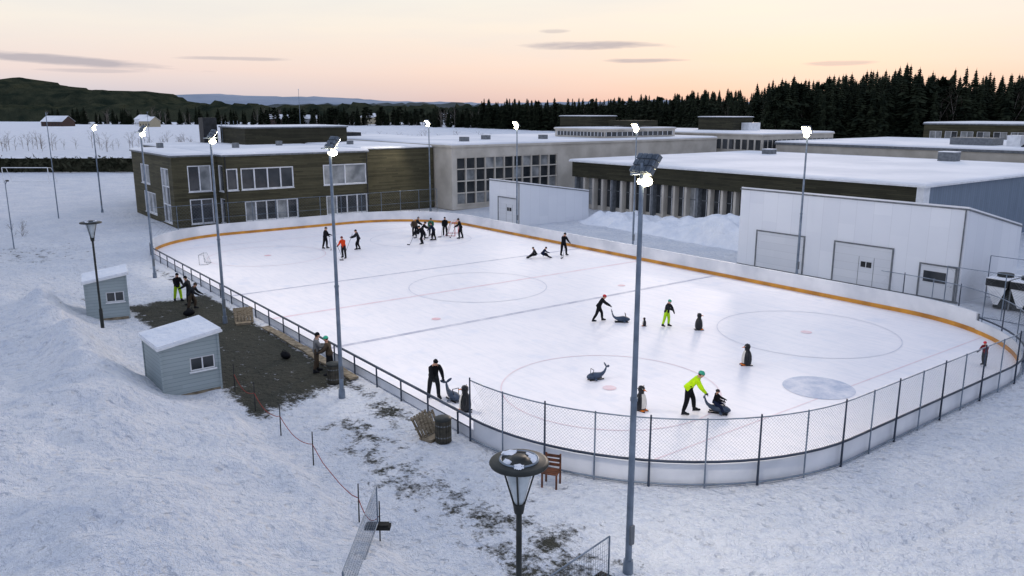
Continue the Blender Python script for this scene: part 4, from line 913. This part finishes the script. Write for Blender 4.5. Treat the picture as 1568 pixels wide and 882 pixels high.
path=[(-24,560),(58,480),(72,350),(74,260),(64,190),(56,166),(100,160),(205,168)]; wts=[150,130,110,120,90,360,480]
for si,n_ in enumerate(wts):
    (xa,ya),(xb,yb)=path[si],path[si+1]
    for k in range(n_):
        t_=fr.random(); dd=fr.random()**1.3*36; X=xa+(xb-xa)*t_+fr.uniform(-2,2)+dd*(0.6 if si<5 else 0.1); Y=ya+(yb-ya)*t_+dd+fr.uniform(-2,2)
        a_,b_=G(X,Y); u_=fr.random(); mm=sp[fr.randrange(6)] if u_<.88 else (pn[fr.randrange(2)] if u_<.94 else ba[fr.randrange(3)])
        o=bpy.data.objects.new('tree',mm); COL.objects.link(o); o.parent=forest
        r0=X/Y; lift=1.0+0.14*math.exp(-((r0-0.50)/0.09)**2)
        hs=fr.uniform(0.76,1.05)*lift if Y<300 else fr.uniform(0.85,1.15)
        if fr.random()<0.2: hs*=0.85
        ws=fr.uniform(.85,1.2)*hs*(1.25 if Y>300 else 1.05)
        o.location=(a_,b_,-1+0.3*fr.random()); o.scale=(ws,ws,hs*(1.4 if mm in ba else 1)); o.rotation_euler=(0,0,fr.random()*6.28)
scat=empty('distant_tree_belt')
def belt(X0,X1,Y0,Y1,n,h0,h1,kinds):
    for k in range(n):
        X=fr.uniform(X0,X1);Y=fr.uniform(Y0,Y1); a_,b_=G(X,Y); kk=fr.choice(kinds); mm=fr.choice({'s':sp,'p':pn,'b':ba}[kk]); h_=fr.uniform(h0,h1)
        o=bpy.data.objects.new('tree',mm); COL.objects.link(o); o.parent=scat; sc=h_/(18 if kk!='b' else 11); wx=1.5 if kk!='b' else 1.2
        o.location=(a_,b_,th(a_,b_)-.3); o.scale=(sc*wx,sc*wx,sc); o.rotation_euler=(0,0,fr.random()*6.28)
belt(-170,-75,225,250,60,3,6,'b'); belt(-75,-5,205,225,26,4,7,'b'); belt(-200,-30,620,660,120,8,15,'ssp'); belt(-60,60,560,600,80,9,16,'ssb')
belt(-420,-150,720,760,130,9,17,'ssb'); belt(-60,30,240,260,10,3,5,'b')
for (X,Y,h_) in ((-48,70,1.8),(-46,69,1.5),(-44.5,71,1.4),(-52,72,2.0),(-55,70,1.6),(-33,47,1.0),(-36,83,2.2),(-33,88,1.8)):
    a_,b_=G(X,Y)
    for q in range(3):
        o=bpy.data.objects.new('bare_shrub',ba[(q+int(h_*10))%3]); COL.objects.link(o); o.location=(a_+fr.uniform(-.8,.8),b_+fr.uniform(-.8,.8),th(a_,b_)-.3*h_); o.scale=(h_/8,h_/8,h_/8); o.rotation_euler=(0,0,fr.random()*6)
def ridge(name,X0,X1,Y,dep,hfun,step,mat,seed,spike=1.0):
    xs=np.arange(X0,X1+step,step); prof=[(-0.5,0),(-0.42,0.62),(-0.3,0.85),(0,1.0),(0.3,0.9),(0.5,0)]
    V_=[]
    for pf,hf in prof:
        Yv=Y+pf*dep+0*xs; hh=hfun(xs)*hf; sp_=(vn(xs/(step*1.3),Yv*0.01+pf*9,seed)**2*1.0+vn(xs/(step*5),pf*5+0*xs,seed+1)*.8)*7*spike*(hf>0)
        A_=CAM[0]+xs*RT[0]+Yv*FW[0]; B_=CAM[1]+xs*RT[1]+Yv*FW[1]; V_.append(np.stack([A_,B_,hh+sp_-3],-1))
    V_=np.stack(V_); m_,n_=V_.shape[:2]; ix=np.arange(m_*n_).reshape(m_,n_); F_=np.stack([ix[:-1,:-1],ix[:-1,1:],ix[1:,1:],ix[1:,:-1]],-1).reshape(-1,4)
    me_=bpy.data.meshes.new(name); me_.from_pydata(V_.reshape(-1,3).tolist(),[],F_.tolist()); me_.materials.append(mat); o=bpy.data.objects.new(name,me_); COL.objects.link(o)
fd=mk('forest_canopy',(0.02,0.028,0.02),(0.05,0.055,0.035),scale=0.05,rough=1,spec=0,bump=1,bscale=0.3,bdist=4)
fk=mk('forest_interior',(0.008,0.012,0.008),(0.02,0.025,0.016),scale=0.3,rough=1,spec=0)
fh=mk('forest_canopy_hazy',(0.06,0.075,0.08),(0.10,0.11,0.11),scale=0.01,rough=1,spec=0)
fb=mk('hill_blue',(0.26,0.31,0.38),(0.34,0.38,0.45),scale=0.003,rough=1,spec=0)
gs=lambda x,c,w_: np.exp(-((x-c)/w_)**2)
ridge('distant_forest',-800,900,1000,120,lambda x:14+3*vn(x/90,0*x,3)+0*x,4,fd,21)
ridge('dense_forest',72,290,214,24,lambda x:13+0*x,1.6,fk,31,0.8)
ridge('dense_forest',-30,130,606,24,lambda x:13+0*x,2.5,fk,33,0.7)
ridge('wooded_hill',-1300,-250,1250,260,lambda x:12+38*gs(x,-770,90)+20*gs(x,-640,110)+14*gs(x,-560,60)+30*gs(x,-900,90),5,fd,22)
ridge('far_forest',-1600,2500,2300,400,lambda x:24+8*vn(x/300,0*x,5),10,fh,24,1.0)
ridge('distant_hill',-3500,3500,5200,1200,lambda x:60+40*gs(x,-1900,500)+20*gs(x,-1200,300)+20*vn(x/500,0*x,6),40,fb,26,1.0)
A=Acc(); n_=120; rr_=random.Random(9)
for i in range(n_):
    f=i/n_; X=-150+82*f; Y=146+2*f
    for k in range(14):
        c=G(X+rr_.uniform(-.4,.4),Y+rr_.uniform(-.5,.5)); z_=rr_.uniform(0,2.7)
        p_=[(c[0]+rr_.gauss(0,.35),c[1]+rr_.gauss(0,.35),max(0,z_+rr_.gauss(0,.3))) for _ in range(3)]; A.add(p_,[(0,1,2)],'hedge')
p0=G(-150,146.6);p1=G(-68,148.6)
A.add([(p0[0],p0[1],0),(p1[0],p1[1],0),(p1[0],p1[1],2.5),(p0[0],p0[1],2.5)],[(0,1,2,3)],'hedge')
q0=G(-150,145.9);q1=G(-68,147.9); A.add([(p0[0],p0[1],2.75),(p1[0],p1[1],2.75),(q1[0],q1[1],2.65),(q0[0],q0[1],2.65)],[(0,1,2,3)],'snow')
A.obj('hedge')
for (X,Y) in ((-76,125),(-66,150)):
    A=Acc(); A.tube((-3.6,0,0),(-3.6,0,2.4),.06,.06,'whitetrim');A.tube((3.6,0,0),(3.6,0,2.4),.06,.06,'whitetrim');A.tube((-3.6,0,2.4),(3.6,0,2.4),.06,.06,'whitetrim')
    for s_ in (-3.6,3.6): A.tube((s_,0,2.4),(s_,1.0,2.3),.03,.03,'whitetrim');A.tube((s_,1.0,2.3),(s_,2.2,0),.03,.03,'whitetrim')
    A.tube((-3.6,2.2,0.03),(3.6,2.2,0.03),.03,.03,'whitetrim')
    a_,b_=G(X,Y); o=A.obj('football_goal',None,(a_,b_,0)); o.rotation_euler[2]=math.radians(52)
def house(X,Y,w_,d_,h_,rz,wm):
    P={'walls':Acc(),'roof':Acc(),'windows':Acc()}
    P['walls'].box(-w_/2,w_/2,-d_/2,d_/2,0,h_,wm); P['walls'].add([(-w_/2,-d_/2,h_),(-w_/2,d_/2,h_),(-w_/2,0,h_+d_*.35)],[(0,1,2)],wm); P['walls'].add([(w_/2,-d_/2,h_),(w_/2,d_/2,h_),(w_/2,0,h_+d_*.35)],[(0,2,1)],wm)
    for s_ in (-1,1): P['roof'].add([(-w_/2-.5,s_*(d_/2+.5),h_-.2),(w_/2+.5,s_*(d_/2+.5),h_-.2),(w_/2+.5,0,h_+d_*.35+.15),(-w_/2-.5,0,h_+d_*.35+.15)],[(0,1,2,3)],'roofsnow')
    for i in range(int(w_/3)):
        for s_ in (-1,1): P['windows'].box(-w_/2+1+i*3,-w_/2+2+i*3,s_*d_/2-.05,s_*d_/2+.05,1,2.2,'trimdark')
    a_,b_=G(X,Y); group('farmhouse',P,(a_,b_,th(a_,b_)),rz)
M['barnred']=mk('barn_brown',lin(82,62,56),lin(64,52,48),rough=0.8); M['houseye']=mk('house_ochre',lin(176,166,140),lin(160,150,130),rough=0.8)
for h_ in ((-330,590,20,11,3.5,.6,'barnred'),(-290,640,14,9,5,.2,'whitetrim'),(-200,700,18,10,5,1.0,'barnred'),(-120,690,14,9,6,.5,'houseye'),(-60,720,14,9,6,.9,'whitetrim'),(-250,560,12,8,4,.4,'houseye'),(-160,640,12,8,5,1.1,'whitetrim'),(-20,690,16,9,5,.3,'barnred')): house(*h_)
